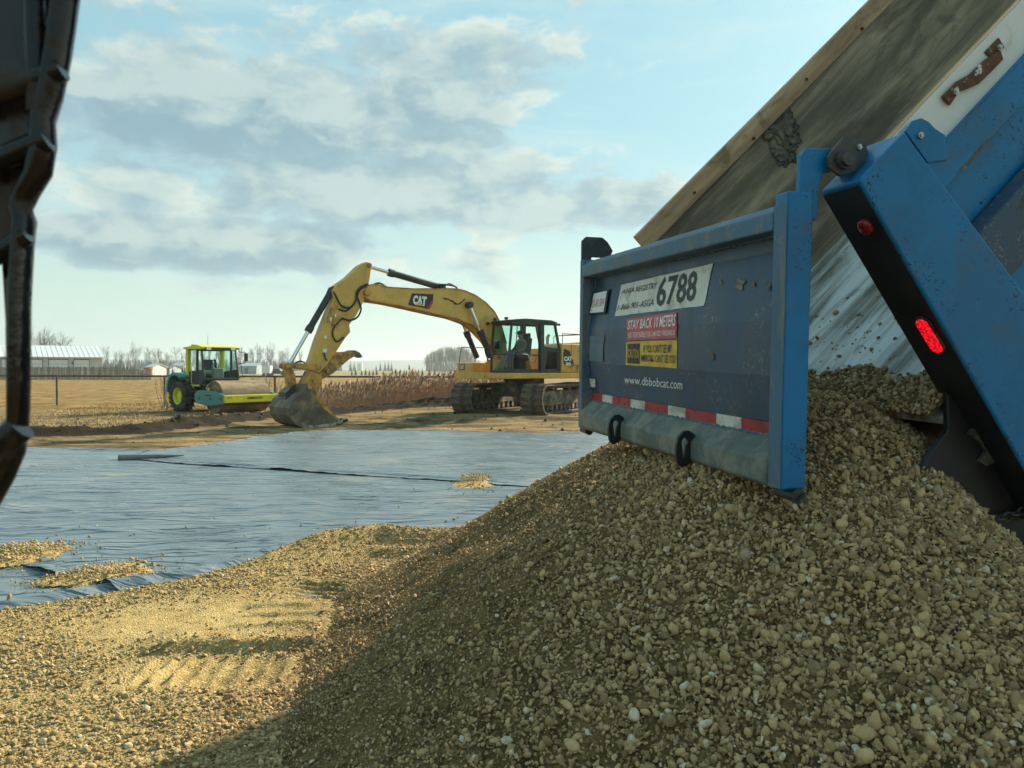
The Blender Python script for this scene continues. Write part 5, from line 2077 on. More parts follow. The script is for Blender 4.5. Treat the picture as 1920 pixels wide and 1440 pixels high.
# clothing follows the same joints a little proud of the body
skin_body('jacket', [V[i] for i in (0, 1, 2, 3, 7, 8, 9, 11, 12, 13)] + [(.29, .205, .215), (.29, -.24, .215)], [(0, 1), (1, 2), (2, 3), (3, 4), (4, 5), (5, 6), (3, 7), (7, 8), (8, 9), (6, 10), (9, 11)],
          [(.17, .14), (.17, .13), (.19, .14), (.14, .115), .10, .078, .062, .10, .078, .062, .05, .05], 'jacket', person)
skin_body('trousers', [V[i] for i in (0, 15, 16, 17, 19, 20, 21)], [(0, 1), (1, 2), (2, 3), (0, 4), (4, 5), (5, 6)], [(.165, .13), .115, .09, .07, .115, .09, .07], 'jeans', person)
for s in (1, -1):
    # hands closed round the joystick tops: palm with four bent fingers and a thumb at its side
    w = Vector((.33, .20 if s > 0 else -.24, .22))
    hv, he, hr = [tuple(w), tuple(w + Vector((.06, 0, .005)))], [(0, 1)], [.032, .036]
    for k in range(4):
        o_ = Vector((.085, (k - 1.5) * .019, .012))
        b0 = len(hv)
        L = (.028, .034, .032, .024)[k]
        hv += [tuple(w + o_), tuple(w + o_ + Vector((L, 0, -.008))), tuple(w + o_ + Vector((L, 0, -.04)))]
        he += [(1, b0), (b0, b0 + 1), (b0 + 1, b0 + 2)]
        hr += [.010, .009, .008]
    b0 = len(hv)
    hv += [tuple(w + Vector((.03, -.035 * s, -.005))), tuple(w + Vector((.07, -.045 * s, -.02)))]
    he += [(1, b0), (b0, b0 + 1)]
    hr += [.012, .010]
    skin_body('hand', hv, he, hr, 'skin', person, 1)
    m = MB()
    yb = .15 * s
    m.box((.66, yb, -.385), (.27, .095, .07))
    m.ball((.60, yb, -.33), (.07, .05, .07))
    m.build('boot', 'boot_leather', person, bevel=.03, smooth=60)
# head details
hz_ = .80
m = MB()
m.ball((.098, 0, hz_ - .012), (.022, .014, .02))
m.build('nose', 'skin', person, smooth=60)
for s in (1, -1):
    m = MB()
    m.ball((.0, .092 * s, hz_ - .01), (.022, .012, .03))
    m.build('ear', 'skin', person, smooth=60)
    m = MB()
    m.ball((.088, .032 * s, hz_ + .012), (.012, .014, .008))
    m.build('eye', 'logo_black', person, smooth=60)
m = MB()
m.ball((.075, 0, hz_ - .075), (.035, .05, .028))
m.build('beard', 'hair_dark', person, smooth=60)
m = MB()
m.ball((-.03, 0, hz_ + .0), (.085, .092, .08))
m.build('hair', 'hair_dark', person, smooth=60)
m = MB()
m.ball((.0, 0, hz_ + .06), (.115, .103, .08), 16, 9)
m.prism([(.06, -.09, hz_ + .045), (.18, -.075, hz_ + .03), (.205, 0, hz_ + .035), (.18, .075, hz_ + .03), (.06, .09, hz_ + .045)], (0, 0, .014))
m.build('cap', 'cap_cloth', person, smooth=60)

# ================================================================== SOIL COMPACTOR
pm('compactor_yellow', (0.62, 0.60, 0.035), 0.4, var=.1, scale=2, dirt=(0.30, 0.27, 0.08), damt=.6, dscale=2.5, drange=(.52, .75))
pm('compactor_teal', (0.035, 0.215, 0.20), 0.45, var=.15, scale=2, dirt=(0.16, 0.17, 0.13), damt=.6, dscale=3, drange=(.5, .75))
pm('drum_dust', (0.25, 0.19, 0.115), 0.85, var=.3, scale=3, dirt=(0.12, 0.09, 0.055), damt=.8, dscale=4, bump=.4, bscale=18, stretch=(1, .35, 1), drange=(.45, .6))
pm('mesh_black', (0.040, 0.042, 0.038), 0.7, var=.3, scale=30)
CP = Vector((-11.7, 31.0, gz(-11.7, 31.0) + .0))
cf = Vector((.788, -.61, 0)).normalized()
c_rot = math.atan2(cf.y, cf.x)
cp = thing('soil_compactor', 'yellow and teal single-drum soil compactor parked at the field fence', 'road roller', CP, c_rot)
# rear wheels: tyre with lugs, rim
for s in (-1, 1):
    c = Vector((-1.35, .92 * s, .63))
    m = MB()
    m.lathe(c, (0, 1, 0), [(.34, -.22), (.50, -.25), (.60, -.20), (.62, -.10), (.62, .10), (.60, .20), (.50, .25), (.34, .22), (.34, -.22)], 36)
    wh = m.build('wheel', 'tyre_rubber', cp, smooth=35)
    m = MB()
    for k in range(20):
        for q in (-1, 1):
            a = 2 * math.pi * (k + (.5 if q > 0 else 0)) / 20
            pts = [c + Vector((math.sin(a + t) * .615, yy, math.cos(a + t) * .615)) for t, yy in ((.00, q * .02), (.10, q * .02), (.26, q * .23), (.16, q * .23))]
            pr = Vector((math.sin(a + .13), 0, math.cos(a + .13))) * .045
            m.prism(pts, pr)
    o = m.build('tread', 'tyre_rubber', wh)
    o['kind'] = 'stuff'
    m = MB()
    m.lathe(c, (0, s, 0), [(.36, .20), (.34, .22), (.30, .18), (.29, .08), (.15, .05), (.14, .14), (.001, .14)], 28)
    m.build('rim', 'compactor_yellow', wh, smooth=35)
# engine hood with rounded fenders
m = MB()
prof = [(-2.15, .55), (-2.18, .95), (-2.05, 1.30), (-1.75, 1.56), (-1.40, 1.66), (-.95, 1.66), (-.95, .80), (-.85, .55)]
m.prism([(x, -.72, z) for x, z in prof], (0, 1.44, 0))
hd = m.build('engine_hood', 'compactor_teal', cp, bevel=.05, segs=3)
for s in (-1, 1):
    m = MB()
    out, inn = [], []
    for k in range(11):
        a = math.radians(8 + 118 * k / 10)
        out.append(Vector((-1.35 + .98 * -math.cos(math.pi - a) * -1 * -1, 0, .63 + .98 * math.sin(a))) if False else Vector((-1.35 - .84 * math.cos(a - .25), 0, .66 + .92 * math.sin(a))))
        inn.append(Vector((-1.35 - .74 * math.cos(a - .25), 0, .66 + .80 * math.sin(a))))
    y0 = s * .62
    m.prism([Vector((p.x, y0, p.z)) for p in out + inn[::-1]], (0, s * .55, 0))
    m.build('fender', 'compactor_teal', hd, bevel=.015)
m = MB()
m.span((-2.32, -1.05, .35), (-2.16, -.60, .98))
m.build('rear_bumper', 'compactor_yellow', cp, bevel=.03)
m = MB()
m.span((-2.32, .60, .35), (-2.16, 1.05, .98))
m.build('rear_bumper', 'compactor_yellow', cp, bevel=.03)
m = MB()
m.span((-.95, -.55, .45), (.35, .55, 1.05))
m.build('rear_frame', 'mesh_black', cp, bevel=.03)
# drum and its frame
m = MB()
DC = (1.15, 0, .64)
m.lathe((1.15, -1.04, .64), (0, 1, 0), [(.48, .10), (.56, .06), (.58, 0), (.63, 0.0), (.63, 2.08), (.58, 2.08), (.56, 2.02), (.48, 1.98), (.001, 1.98)], 56)
m.lathe((1.15, -.94, .64), (0, 1, 0), [(.001, .0), (.48, 0)], 56)
m.build('drum', 'drum_dust', cp, smooth=35)
for s in (-1, 1):
    m = MB()
    y = s * 1.07
    m.prism([(.0, y, .75), (.25, y, .88), (1.25, y, .88), (1.75, y, .80), (2.12, y, .72), (2.12, y, .44), (1.6, y, .32), (.9, y, .30), (.2, y, .38), (.0, y, .52)], (0, s * .12, 0))
    m.build('drum_frame', 'compactor_teal', cp, bevel=.03)
m = MB()
m.span((2.0, -1.19, .44), (2.17, 1.19, .73))
beam = m.build('front_beam', 'compactor_yellow', cp, bevel=.02)
m = MB()
m.prism([(2.0, -1.15, .435), (2.16, -1.15, .435), (2.05, -1.15, .33), (1.95, -1.15, .33)], (0, 2.3, 0))
m.build('scraper', 'mesh_black', beam)
uv, fs = text_points('AMMANN', .03, 1.0, .25)
m = MB()
m.add([(2.1745, -.30 + .72 * a, .555 + .10 * b) for a, b in uv], fs)
m.build('lettering', 'logo_black', beam, recalc=False)
for y in (-1.0, -.98):
    pass
m = MB()
m.box((2.1735, -1.02, .63), (.004, .16, .025))
m.build('decal_stripe', 'logo_black', beam)
m = MB()
m.span((.0, -1.0, .48), (.22, 1.0, .80))
m.build('rear_beam', 'compactor_yellow', cp, bevel=.02)
for yy in (-.82,):
    m = MB()
    m.prism([(.55, -1.02, .98), (.66, -1.02, 1.1), (.80, -1.02, .90), (.62, -1.02, .86)], (0, .05, 0))
    m.build('bracket', 'compactor_yellow', cp)
# cab
kb = bpy.data.objects.new('cab', None)
COL.objects.link(kb)
kb.parent = cp


def kbar(a, b, w, mat='mesh_black', name='cab_pillar', h=None):
    m = MB()
    m.bar(a, b, w, h or w)
    return m.build(name, mat, kb, bevel=.012)


XR, XF, XT, YW, Z0, ZM, Z1 = -1.22, .02, -.22, .75, 1.06, 1.34, 2.52
for s in (-1, 1):
    y = s * YW
    kbar((XR, y, Z0 - .12), (XR + .04, y, Z1), .15, 'compactor_yellow')
    kbar((XR + .10, y, Z0), (XF - .35, y, Z0), .08, 'compactor_yellow', 'floor_rail')
    kbar((-.55, y, Z0), (-.50, y, Z1), .08)
    kbar((XF, y, ZM), (XT, y, Z1), .06)
    kbar((XF - .35, y, Z0), (XF, y, ZM), .06)
    m = MB()
    m.prism([(XR + .12, y - .015, Z0 + .03), (-.35, y - .015, Z0 + .03), (XF - .05, y - .015, ZM + .05), (XF - .12, y - .015, ZM + .35), (XR + .12, y - .015, ZM + .27)], (0, .03, 0))
    m.build('door_panel', 'mesh_black', kb)
    m = MB()
    m.add([(XR + .12, y, ZM + .28), (-.55, y, ZM + .28), (-.52, y, Z1 - .03), (XR + .12, y, Z1 - .03)], [(0, 1, 2, 3)])
    m.build('side_window', 'clear_glass', kb)
    m = MB()
    m.add([(-.48, y, ZM + .3), (XF - .1, y, ZM + .36), (XT, y, Z1 - .03), (-.46, y, Z1 - .03)], [(0, 1, 2, 3)])
    m.build('side_window', 'clear_glass', kb)
for z, x in ((ZM - .02, XF), (Z1 - .03, XT)):
    kbar((x, -YW, z), (x, YW, z), .07, name='cross_bar')
kbar((XR, -YW, Z1 - .03), (XR, YW, Z1 - .03), .07, name='cross_bar')
kbar((XR, -YW, ZM + .1), (XR, YW, ZM + .1), .07, name='cross_bar')
m = MB()
m.add([(XF, -YW + .04, ZM), (XF, YW - .04, ZM), (XT, YW - .04, Z1 - .05), (XT, -YW + .04, Z1 - .05)], [(0, 1, 2, 3)])
m.build('windscreen', 'clear_glass', kb)
m = MB()
m.span((XR + .02, -YW + .05, Z0 - .02), (XF - .3, YW - .05, Z0 + .04))
m.build('cab_floor', 'mesh_black', kb)
m = MB()
m.prism([(XR - .16, -YW - .12, Z1), (XT + .16, -YW - .12, Z1 - .02), (XT + .20, -YW - .12, Z1 + .08), (XT - .1, -YW - .12, Z1 + .15), (-.75, -YW - .12, Z1 + .19), (-.8, -YW - .12, Z1 + .12), (XR - .16, -YW - .12, Z1 + .08)], (0, 2 * YW + .24, 0))
kr = m.build('roof', 'compactor_yellow', kb, bevel=.025)
m = MB()
m.box((XT + .19, 0, Z1 + .0), (.05, 1.36, .12))
m.build('lamp_bar', 'mesh_black', kr, bevel=.01)
for y in (-.56, .52):
    m = MB()
    m.box((XT + .22, y, Z1 + .0), (.03, .20, .09))
    m.build('work_lamp', 'logo_white', kr, bevel=.01)
m = MB()
m.tube([(-.5, -.3, Z1 + .1), (-.5, -.3, Z1 + .55)], .008, 5)
m.build('antenna', 'mesh_black', kr)
m = MB()
m.tube([(XT + .1, YW + .1, Z1 - .1), (XT + .3, YW + .28, Z1 - .12), (XT + .3, YW + .28, Z1 - .55), (XT + .1, YW + .06, Z1 - .6)], .015, 6)
m.build('mirror_arm', 'mesh_black', kb)
m = MB()
m.box((XT + .31, YW + .30, Z1 - .32), (.05, .17, .34))
m.build('mirror', 'mesh_black', kb, bevel=.02)
m = MB()
m.tube([(XF + .02, YW + .02, ZM + .0), (XF + .05, YW + .16, ZM + .1), (XT + .12, YW + .16, Z1 - .5)], .014, 6)
m.build('grab_rail', 'mesh_black', kb)
# seat and steering wheel seen through the glass
m = MB()
m.box((-.86, 0, Z0 + .42), (.45, .48, .12))
m.box((-1.05, 0, Z0 + .75), (.12, .46, .60))
m.box((-.86, 0, Z0 + .2), (.3, .3, .34))
m.build('seat', 'seat_fabric', kb, bevel=.03)
m = MB()
m.box((-.30, 0, Z0 + .45), (.18, .46, .5))
m.build('dash', 'grey_plastic', kb, bevel=.04)
m = MB()
m.tube([Vector((-.46, .17 * math.cos(a), Z0 + .78 + .10 * math.sin(a))) for a in np.linspace(0, 6.283, 17)], .015, 6, cap=False)
m.build('steering_wheel', 'mesh_black', kb, smooth=60)

for k in range(6):
    m = MB()
    m.box((-1.55, -.735, 1.05 + k * .075), (.62, .02, .03))
    m.build('grille_slat', 'mesh_black', hd)
m = MB()
m.tube([(-1.2, .45, 1.62), (-1.2, .45, 2.0), (-1.28, .45, 2.1)], [.05, .05, .045], 10)
m.build('exhaust', 'mesh_black', hd, smooth=50)
for z in (.55, .82):
    m = MB()
    m.box((-.45, -.86, z), (.42, .24, .04))
    m.build('step', 'mesh_black', cp)
m = MB()
m.tube([(-.72, -.80, .95), (-.74, -.88, 1.2), (-.70, -.88, 1.9), (-.66, -.80, 2.1)], .014, 6)
m.build('grab_rail', 'compactor_yellow', cp, smooth=50)
m = MB()
m.box((1.0, -1.195, .70), (.42, .006, .05))
m.build('decal_stripe', 'logo_black', cp)
for x_ in (.35, 1.15, 1.85):
    m = MB()
    m.cyl((x_, -1.19, .58), (x_, -1.21, .58), .045, n=10)
    m.build('frame_bolt', 'mesh_black', cp)

# ================================================================== FENCES
pm('pipe_steel', (0.075, 0.065, 0.055), 0.7, var=.3, scale=4, dirt=(0.20, 0.15, 0.10), damt=.5, dscale=4)
pm('grey_boards', (0.24, 0.195, 0.145), 0.9, var=.45, scale=.9, stretch=(5, 1, .2), dirt=(.12, .1, .08), damt=.5, dscale=1.0)
pf = thing('pipe_fence', 'long dark pipe rail fence on posts along the edge of the field', 'fence', (-10, 35, 0))
FA, FB_ = Vector((-27, 36.2, 1.40)), Vector((6, 33.5, 1.33))
m = MB(off=(-10, 35, 0))
m.cyl(FA, FB_, .045, n=8)
m.build('rail', 'pipe_steel', pf, smooth=60)
for k in range(7):
    p = FA.lerp(FB_, .02 + k / 6.35)
    g = gz(p.x, p.y)
    m = MB(off=(-10, 35, 0))
    m.cyl((p.x, p.y, g - .1), (p.x, p.y, p.z), .05, n=8)
    m.build('post', 'pipe_steel', pf, smooth=60)
bf = thing('board_fence', 'weathered grey board fence in front of the long white shed', 'fence', (-70, 122, 0))
m = MB(off=(-70, 122, 0))
for k in range(170):
    x = -92 + k * .205
    h = 2.05 + random.uniform(-.08, .08) + (0 if x < -62 else -.4)
    m.box((x, 122 + random.uniform(-.02, .02), h / 2), (.17 if random.random() > .06 else .10, .03, h), Matrix.Rotation(random.uniform(-.02, .02), 3, 'Y'))
o = m.build('boards', 'grey_boards', bf)
o['kind'] = 'stuff'
for z in (.5, 1.6):
    m = MB(off=(-70, 122, 0))
    m.box((-74.5, 122.05, z), (35, .05, .1))
    m.build('rail', 'grey_boards', bf)

# ================================================================== FAR BUILDINGS
pm('shed_wall', (0.50, 0.51, 0.48), 0.7, var=.05, scale=.3)
pm('shed_roof', (0.62, 0.66, 0.68), 0.4, var=.05, scale=.3)
pm('door_white', (0.68, 0.69, 0.67), 0.6, var=.05, scale=.5)
pm('trim_dark', (0.13, 0.13, 0.13), 0.7)
pm('shed_blue', (0.30, 0.36, 0.40), 0.6, var=.06, scale=.3)
pm('far_red', (0.34, 0.07, 0.05), 0.6, var=.1)
SH = at_depth(192, 690, 150)
SH.z = 0
SA = math.radians(35)
sh = thing('storage_shed', 'long white metal shed with overhead doors and pale roof', 'shed', SH, SA)
SHI = (Matrix.Translation(SH) @ Matrix.Rotation(SA, 4, 'Z')).inverted()
SLEN = 36.0


def shx(px):
    """photo column -> distance along the front wall"""
    return (SHI @ on_plane(px, 690, SH, Vector((-math.sin(SA), math.cos(SA), 0)))).x


m = MB()
m.prism([(-SLEN, 0, 0), (-SLEN, 16, 0), (-SLEN, 16, 4.0), (-SLEN, 8, 6.0), (-SLEN, 0, 4.0)], (SLEN, 0, 0))
m.build('wall', 'shed_wall', sh)
m = MB()
m.prism([(-SLEN - .6, -.7, 3.85), (-SLEN - .6, 8, 6.15), (-SLEN - .6, 16.7, 3.85), (-SLEN - .6, 16.7, 4.0), (-SLEN - .6, 8, 6.35), (-SLEN - .6, -.7, 4.0)], (SLEN + 1.2, 0, 0))
rf = m.build('roof', 'shed_roof', sh)
for k in range(44):
    xx = -SLEN - .5 + (SLEN + 1.0) * k / 43
    m = MB()
    m.bar((xx, -.7, 4.03), (xx, 8, 6.37), .07, .05)
    m.build('roof_rib', 'shed_roof', rf)
for a, b in ((-60, -20), (3, 35), (49, 79), (92, 127), (139, 167)):
    xa, xb = shx(a), shx(b)
    m = MB()
    m.span((xa - .12, -.07, 0), (xb + .12, -.01, 3.62))
    fr_ = m.build('door_frame', 'trim_dark', sh)
    for q in range(4):
        m = MB()
        m.span((xa, -.14, .02 + q * .87), (xb, -.08, .85 + q * .87))
        m.build('door_panel', 'door_white', fr_)
m = MB()
xa = shx(134)
m.span((xa, -.15, 2.6), (xa + .4, -.02, 3.1))
m.build('wall_lamp', 'trim_dark', sh)


def small_shed(label, pa, pb, Y, zt, zr, mat, roof='shed_roof'):
    xa, xb = at_depth(pa, 690, Y).x, at_depth(pb, 690, Y).x
    o = Vector(((xa + xb) / 2, Y, 0))
    t = thing('farm_building', label, 'building', o, group='far farm buildings')
    m = MB(off=o)
    m.prism([(xa, Y, 0), (xa, Y + 8, 0), (xa, Y + 8, zt), (xa, Y + 4, zr), (xa, Y, zt)], (xb - xa, 0, 0))
    w = m.build('wall', mat, t)
    m = MB(off=o)
    m.prism([(xa - .3, Y - .4, zt - .1), (xa - .3, Y + 4, zr + .05), (xa - .3, Y + 8.4, zt - .1), (xa - .3, Y + 8.4, zt + .05), (xa - .3, Y + 4, zr + .22), (xa - .3, Y - .4, zt + .05)], (xb - xa + .6, 0, 0))
    m.build('roof', roof, t)
    m = MB(off=o)
    m.span((xa + (xb - xa) * .3, Y - .08, 0), (xa + (xb - xa) * .5, Y - .01, min(2.4, zt * .8)))
    m.build('door', 'trim_dark', t)


small_shed('grey-blue metal building seen just right of the compactor cab', 449, 481, 260, 2.7, 3.6, 'shed_blue', 'shed_blue')
small_shed('low blue-roofed building between shed and compactor', 322, 344, 240, 2.6, 3.6, 'shed_wall', 'shed_blue')
small_shed('small grey farmhouse with dark roof among spruces right of the board fence', 300, 318, 220, 1.9, 2.6, 'shed_blue', 'trim_dark')
small_shed('white gabled hut beyond the end of the board fence', 274, 286, 200, 2.2, 2.9, 'shed_wall', 'shed_blue')
small_shed('tiny white hut in the far field right of the thumb tip', 670, 678, 900, 8, 10, 'shed_wall')
# white box trailer with a dark pickup beside it
TP = at_depth(501, 695, 180)
TP.z = 0
tr_ = thing('box_trailer', 'small white box trailer parked in the field beyond the compactor', 'trailer', TP)
m = MB()
m.span((-.95, -1, .7), (.95, 1, 2.5))
m.build('body', 'door_white', tr_, bevel=.05)
for s in (-.5, .5):
    m = MB()
    m.lathe((s, -1.02, .38), (0, 1, 0), [(.001, 0), (.2, 0), (.36, .02), (.38, .1), (.36, .2), (.001, .2)], 18)
    m.build('wheel', 'tyre_rubber', tr_, smooth=35)
PK = at_depth(520, 697, 182)
PK.z = 0
pk = thing('pickup_truck', 'dark pickup truck parked beside the white box trailer', 'pickup truck', PK)
m = MB()
m.prism([(-2.4, -.9, .55), (2.4, -.9, .55), (2.4, -.9, 1.1), (1.1, -.9, 1.2), (.7, -.9, 1.75), (-.7, -.9, 1.75), (-.8, -.9, 1.15), (-2.4, -.9, 1.15)], (0, 1.8, 0))
m.build('body', 'machine_black', pk, bevel=.06)
for s in (-1.55, 1.55):
    for y in (-.92, .74):
        m = MB()
        m.lathe((s, y, .4), (0, 1, 0), [(.001, 0), (.22, 0), (.38, .02), (.4, .09), (.38, .18), (.001, .18)], 18)
        m.build('wheel', 'tyre_rubber', pk, smooth=35)
# propane tank on legs and a red machine by the fence end
GT = at_depth(264.5, 697, 160)
GT.z = 0
gt = thing('propane_tank', 'white cylindrical gas tank on legs beyond the board fence', 'gas tank', GT)
m = MB()
m.tube([(-.75, 0, 1.25), (-.68, 0, 1.25), (-.5, 0, 1.25), (.5, 0, 1.25), (.68, 0, 1.25), (.75, 0, 1.25)], [.08, .32, .45, .45, .32, .08], 16)
m.build('tank', 'door_white', gt, smooth=50)
for s in (-.42, .42):
    m = MB()
    m.box((s, 0, .42), (.12, .6, .84))
    m.build('leg', 'trim_dark', gt)
RMv = at_depth(277, 697, 165)
RMv.z = 0
rm = thing('farm_wagon', 'red farm wagon next to the white gas tank', 'wagon', RMv)
m = MB()
m.prism([(-.55, -.7, .6), (.55, -.7, .6), (.8, -.7, 2.0), (-.7, -.7, 2.0)], (0, 1.4, 0))
m.build('box', 'far_red', rm, bevel=.04)
for s in (-.5, .5):
    m = MB()
    m.lathe((s, -.75, .36), (0, 1, 0), [(.001, 0), (.2, 0), (.34, .02), (.36, .1), (.34, .18), (.001, .18)], 16)
    m.build('wheel', 'tyre_rubber', rm, smooth=35)
# utility poles
for px, Y, h, lab in ((302, 230, 7.2, 'utility pole standing left of the compactor'), (291, 420, 11, 'distant utility pole left of the compactor'), (494, 190, 3.2, 'short dark post beside the white trailer')):
    p = at_depth(px, 690, Y)
    p.z = 0
    u = thing('utility_pole', lab, 'pole', p)
    m = MB()
    m.tube([(0, 0, 0), (0, 0, h)], [.16, .10], 8)
    m.build('pole', 'grey_boards', u)
    m = MB()
    m.box((0, -.1, h - .5), (1.8, .1, .12))
    m.build('crossarm', 'grey_boards', u)

# ================================================================== TREES
def veg_mat(name, c0, c1, rough=.9):
    mt = bpy.data.materials.new(name)
    mt.use_nodes = True
    T = NT(mt.node_tree)
    at_ = T.n('ShaderNodeAttribute', attribute_name='tone')
    oi = T.n('ShaderNodeObjectInfo')
    f = T.m('ADD', T.m('MULTIPLY', at_.outputs['Fac'], .75), T.m('MULTIPLY', oi.outputs['Random'], .25))
    b = T.n('ShaderNodeBsdfPrincipled')
    T.set(b.inputs['Base Color'], T.mix(f, c0, c1))
    b.inputs['Roughness'].default_value = rough
    b.inputs['Specular IOR Level'].default_value = .2
    o = T.n('ShaderNodeOutputMaterial')
    T.set(o.inputs[0], b.outputs[0])
    MATS[name] = mt


veg_mat('bare_twigs', (0.10, 0.082, 0.065), (0.20, 0.175, 0.145))
veg_mat('bare_bark', (0.17, 0.15, 0.125), (0.30, 0.28, 0.25))
veg_mat('spruce_green', (0.012, 0.022, 0.014), (0.035, 0.05, 0.028))
veg_mat('reed_stalk', (0.26, 0.15, 0.092), (0.58, 0.405, 0.265))
veg_mat('straw_blade', (0.30, 0.21, 0.095), (0.58, 0.44, 0.22))
pm('forest_far', (0.022, 0.030, 0.026), 0.95, var=.3, scale=.02)


def tone_attr(me, vals):
    a = me.attributes.new('tone', 'FLOAT', 'POINT')
    a.data.foreach_set('value', np.asarray(vals, dtype=np.float32))


def bare_tree_meshes(seed, H, spread, slim):
    r = random.Random(seed)
    tr, cr = MB(), MB()

    def grow(p, d, L, rad, lvl):
        n = 3
        pts, rs = [p.copy()], [rad]
        q, dd = p.copy(), d.copy()
        for i in range(n):
            dd = (dd + Vector((r.uniform(-1, 1), r.uniform(-1, 1), r.uniform(-.2, .6))) * (.10 if lvl == 0 else .22)).normalized()
            q = q + dd * L / n
            pts.append(q.copy())
            rs.append(rad * (1 - .75 * (i + 1) / n))
        (tr if lvl == 0 else cr).tube(pts, rs, 5 if lvl == 0 else 3, cap=False)
        if lvl >= 3:
            return
        k = (13, 6, 3)[lvl]
        for j in range(k):
            t = (0.28 if lvl == 0 else .25) + (.95 - .28) * (j + r.random() * .6) / k
            i = min(n - 1, int(t * n))
            pp = pts[i].lerp(pts[i + 1], t * n - i)
            a = r.uniform(0, 6.283)
            side_ = dd.orthogonal().normalized()
            side_ = Matrix.Rotation(a, 3, dd) @ side_
            ang = spread * r.uniform(.7, 1.2)
            nd_ = (dd * math.cos(ang) + side_ * math.sin(ang) + Vector((0, 0, .25))).normalized()
            grow(pp, nd_, L * ((.42 - .2 * t * slim) if lvl == 0 else .52) * r.uniform(.75, 1.15), max(.028, rad * .38), lvl + 1)
    grow(Vector((0, 0, 0)), Vector((0, 0, 1)), H, H * .014, 0)
    a, b = tr.mesh('trunk', 'bare_bark', recalc=False), cr.mesh('crown', 'bare_twigs', recalc=False)
    tone_attr(a, [r.random() for _ in a.vertices])
    tone_attr(b, [r.random() for _ in b.vertices])
    return a, b


def spruce_meshes(seed, H):
    r = random.Random(seed)
    tr, cr = MB(), MB()
    tr.tube([(0, 0, 0), (0, 0, H * .97)], [H * .018, .01], 5)
    tn = []
    rows = 15
    for i in range(rows):
        t = i / (rows - 1)
        z = H * (.08 + .90 * t)
        R = H * .19 * (1 - t) ** .85 + .05
        k = max(5, int(11 * (1 - t)) + 4)
        for j in range(k):
            a = 6.283 * (j + r.random() * .8) / k
            L = R * r.uniform(.7, 1.2)
            o = Vector((math.cos(a), math.sin(a), 0))
            s_ = Vector((-o.y, o.x, 0))
            base = Vector((0, 0, z))
            tip = base + o * L + Vector((0, 0, -.35 * L))
            w = L * .30
            cr.add([base + Vector((0, 0, .05 * H * (1 - t))), base + o * L * .55 + s_ * w - Vector((0, 0, .22 * L)), tip, base + o * L * .55 - s_ * w - Vector((0, 0, .22 * L))], [(0, 1, 2), (0, 2, 3)])
            v = r.random()
            tn += [v * .4, v, v, v]
    a, b = tr.mesh('trunk', 'bare_bark'), cr.mesh('crown', 'spruce_green', recalc=False)
    tone_attr(a, [.2] * len(a.vertices))
    tone_attr(b, tn)
    return a, b


BARE = [bare_tree_meshes(3 + i, 10.0, (.62, .75, .5, .85)[i], (.8, .5, 1.0, .3)[i]) for i in range(4)]
SPR = [spruce_meshes(31 + i, 8.0) for i in range(3)]


ORD = 'first second third fourth fifth sixth seventh eighth ninth tenth eleventh twelfth thirteenth fourteenth fifteenth sixteenth seventeenth eighteenth nineteenth twentieth'.split()


def plant_tree(name, meshes, p, s, rz, label, group):
    t = thing(name, label, 'tree', p, rz, group)
    t.scale = (s, s, s)
    for nm, me in zip(('trunk', 'crown'), meshes):
        o = bpy.data.objects.new(nm, me)
        COL.objects.link(o)
        o.parent = t
    return t


rt = random.Random(5)
# behind the shed
for k, px in enumerate(np.linspace(46, 122, 8)):
    Y = 172 + rt.uniform(-3, 6)
    p = at_depth(px + rt.uniform(-4, 4), 690, Y)
    hpx = (692 - 632 - rt.uniform(0, 9)) if px < 110 else 48
    h = (hpx * Y / FPX) + CAM_Z
    plant_tree('bare_tree', BARE[rt.choice((1, 3))], (p.x, Y, 0), h / 10, rt.uniform(0, 6), '%s from the left of the bare trees rising behind the white shed roof' % ORD[k], 'bare trees behind the shed')
# shelter belt across the middle distance
for px in list(np.linspace(205, 318, 13)) + list(np.linspace(330, 560, 30)):
    Y = rt.uniform(270, 380)
    x = px + rt.uniform(-5, 5)
    p = at_depth(x, 690, Y)
    top = rt.uniform(655, 670)
    h = (692 - top) * Y / FPX + CAM_Z
    plant_tree('bare_tree', BARE[rt.randrange(4)], (p.x, Y, 0), h / 10, rt.uniform(0, 6), 'bare leafless tree in the far shelter belt left of the excavator', 'bare trees of the far shelter belt')
# grove right of the reeds
for k in range(62):
    px = 798 + 96 * (k + rt.random()) / 62
    Y = rt.uniform(420, 520)
    p = at_depth(px, 690, Y)
    top = min(676, 656 + 13 * (abs(px - 850) / 50) ** 3 + rt.uniform(0, 7))
    h = (692 - top) * Y / FPX + CAM_Z
    plant_tree('poplar_tree', BARE[(0, 2)[k % 2]], (p.x, Y, 0), h / 10, rt.uniform(0, 6), 'bare slender tree of the dense grove beyond the reeds', 'bare trees of the far grove')
for k in range(16):
    px = 1062 + 90 * (k + rt.random()) / 16
    Y = rt.uniform(420, 520)
    p = at_depth(px, 690, Y)
    plant_tree('poplar_tree', BARE[(0, 2)[k % 2]], (p.x, Y, 0), (692 - rt.uniform(656, 664)) * Y / FPX / 10, rt.uniform(0, 6), 'bare slender tree of the dense grove beyond the reeds', 'bare trees of the far grove')
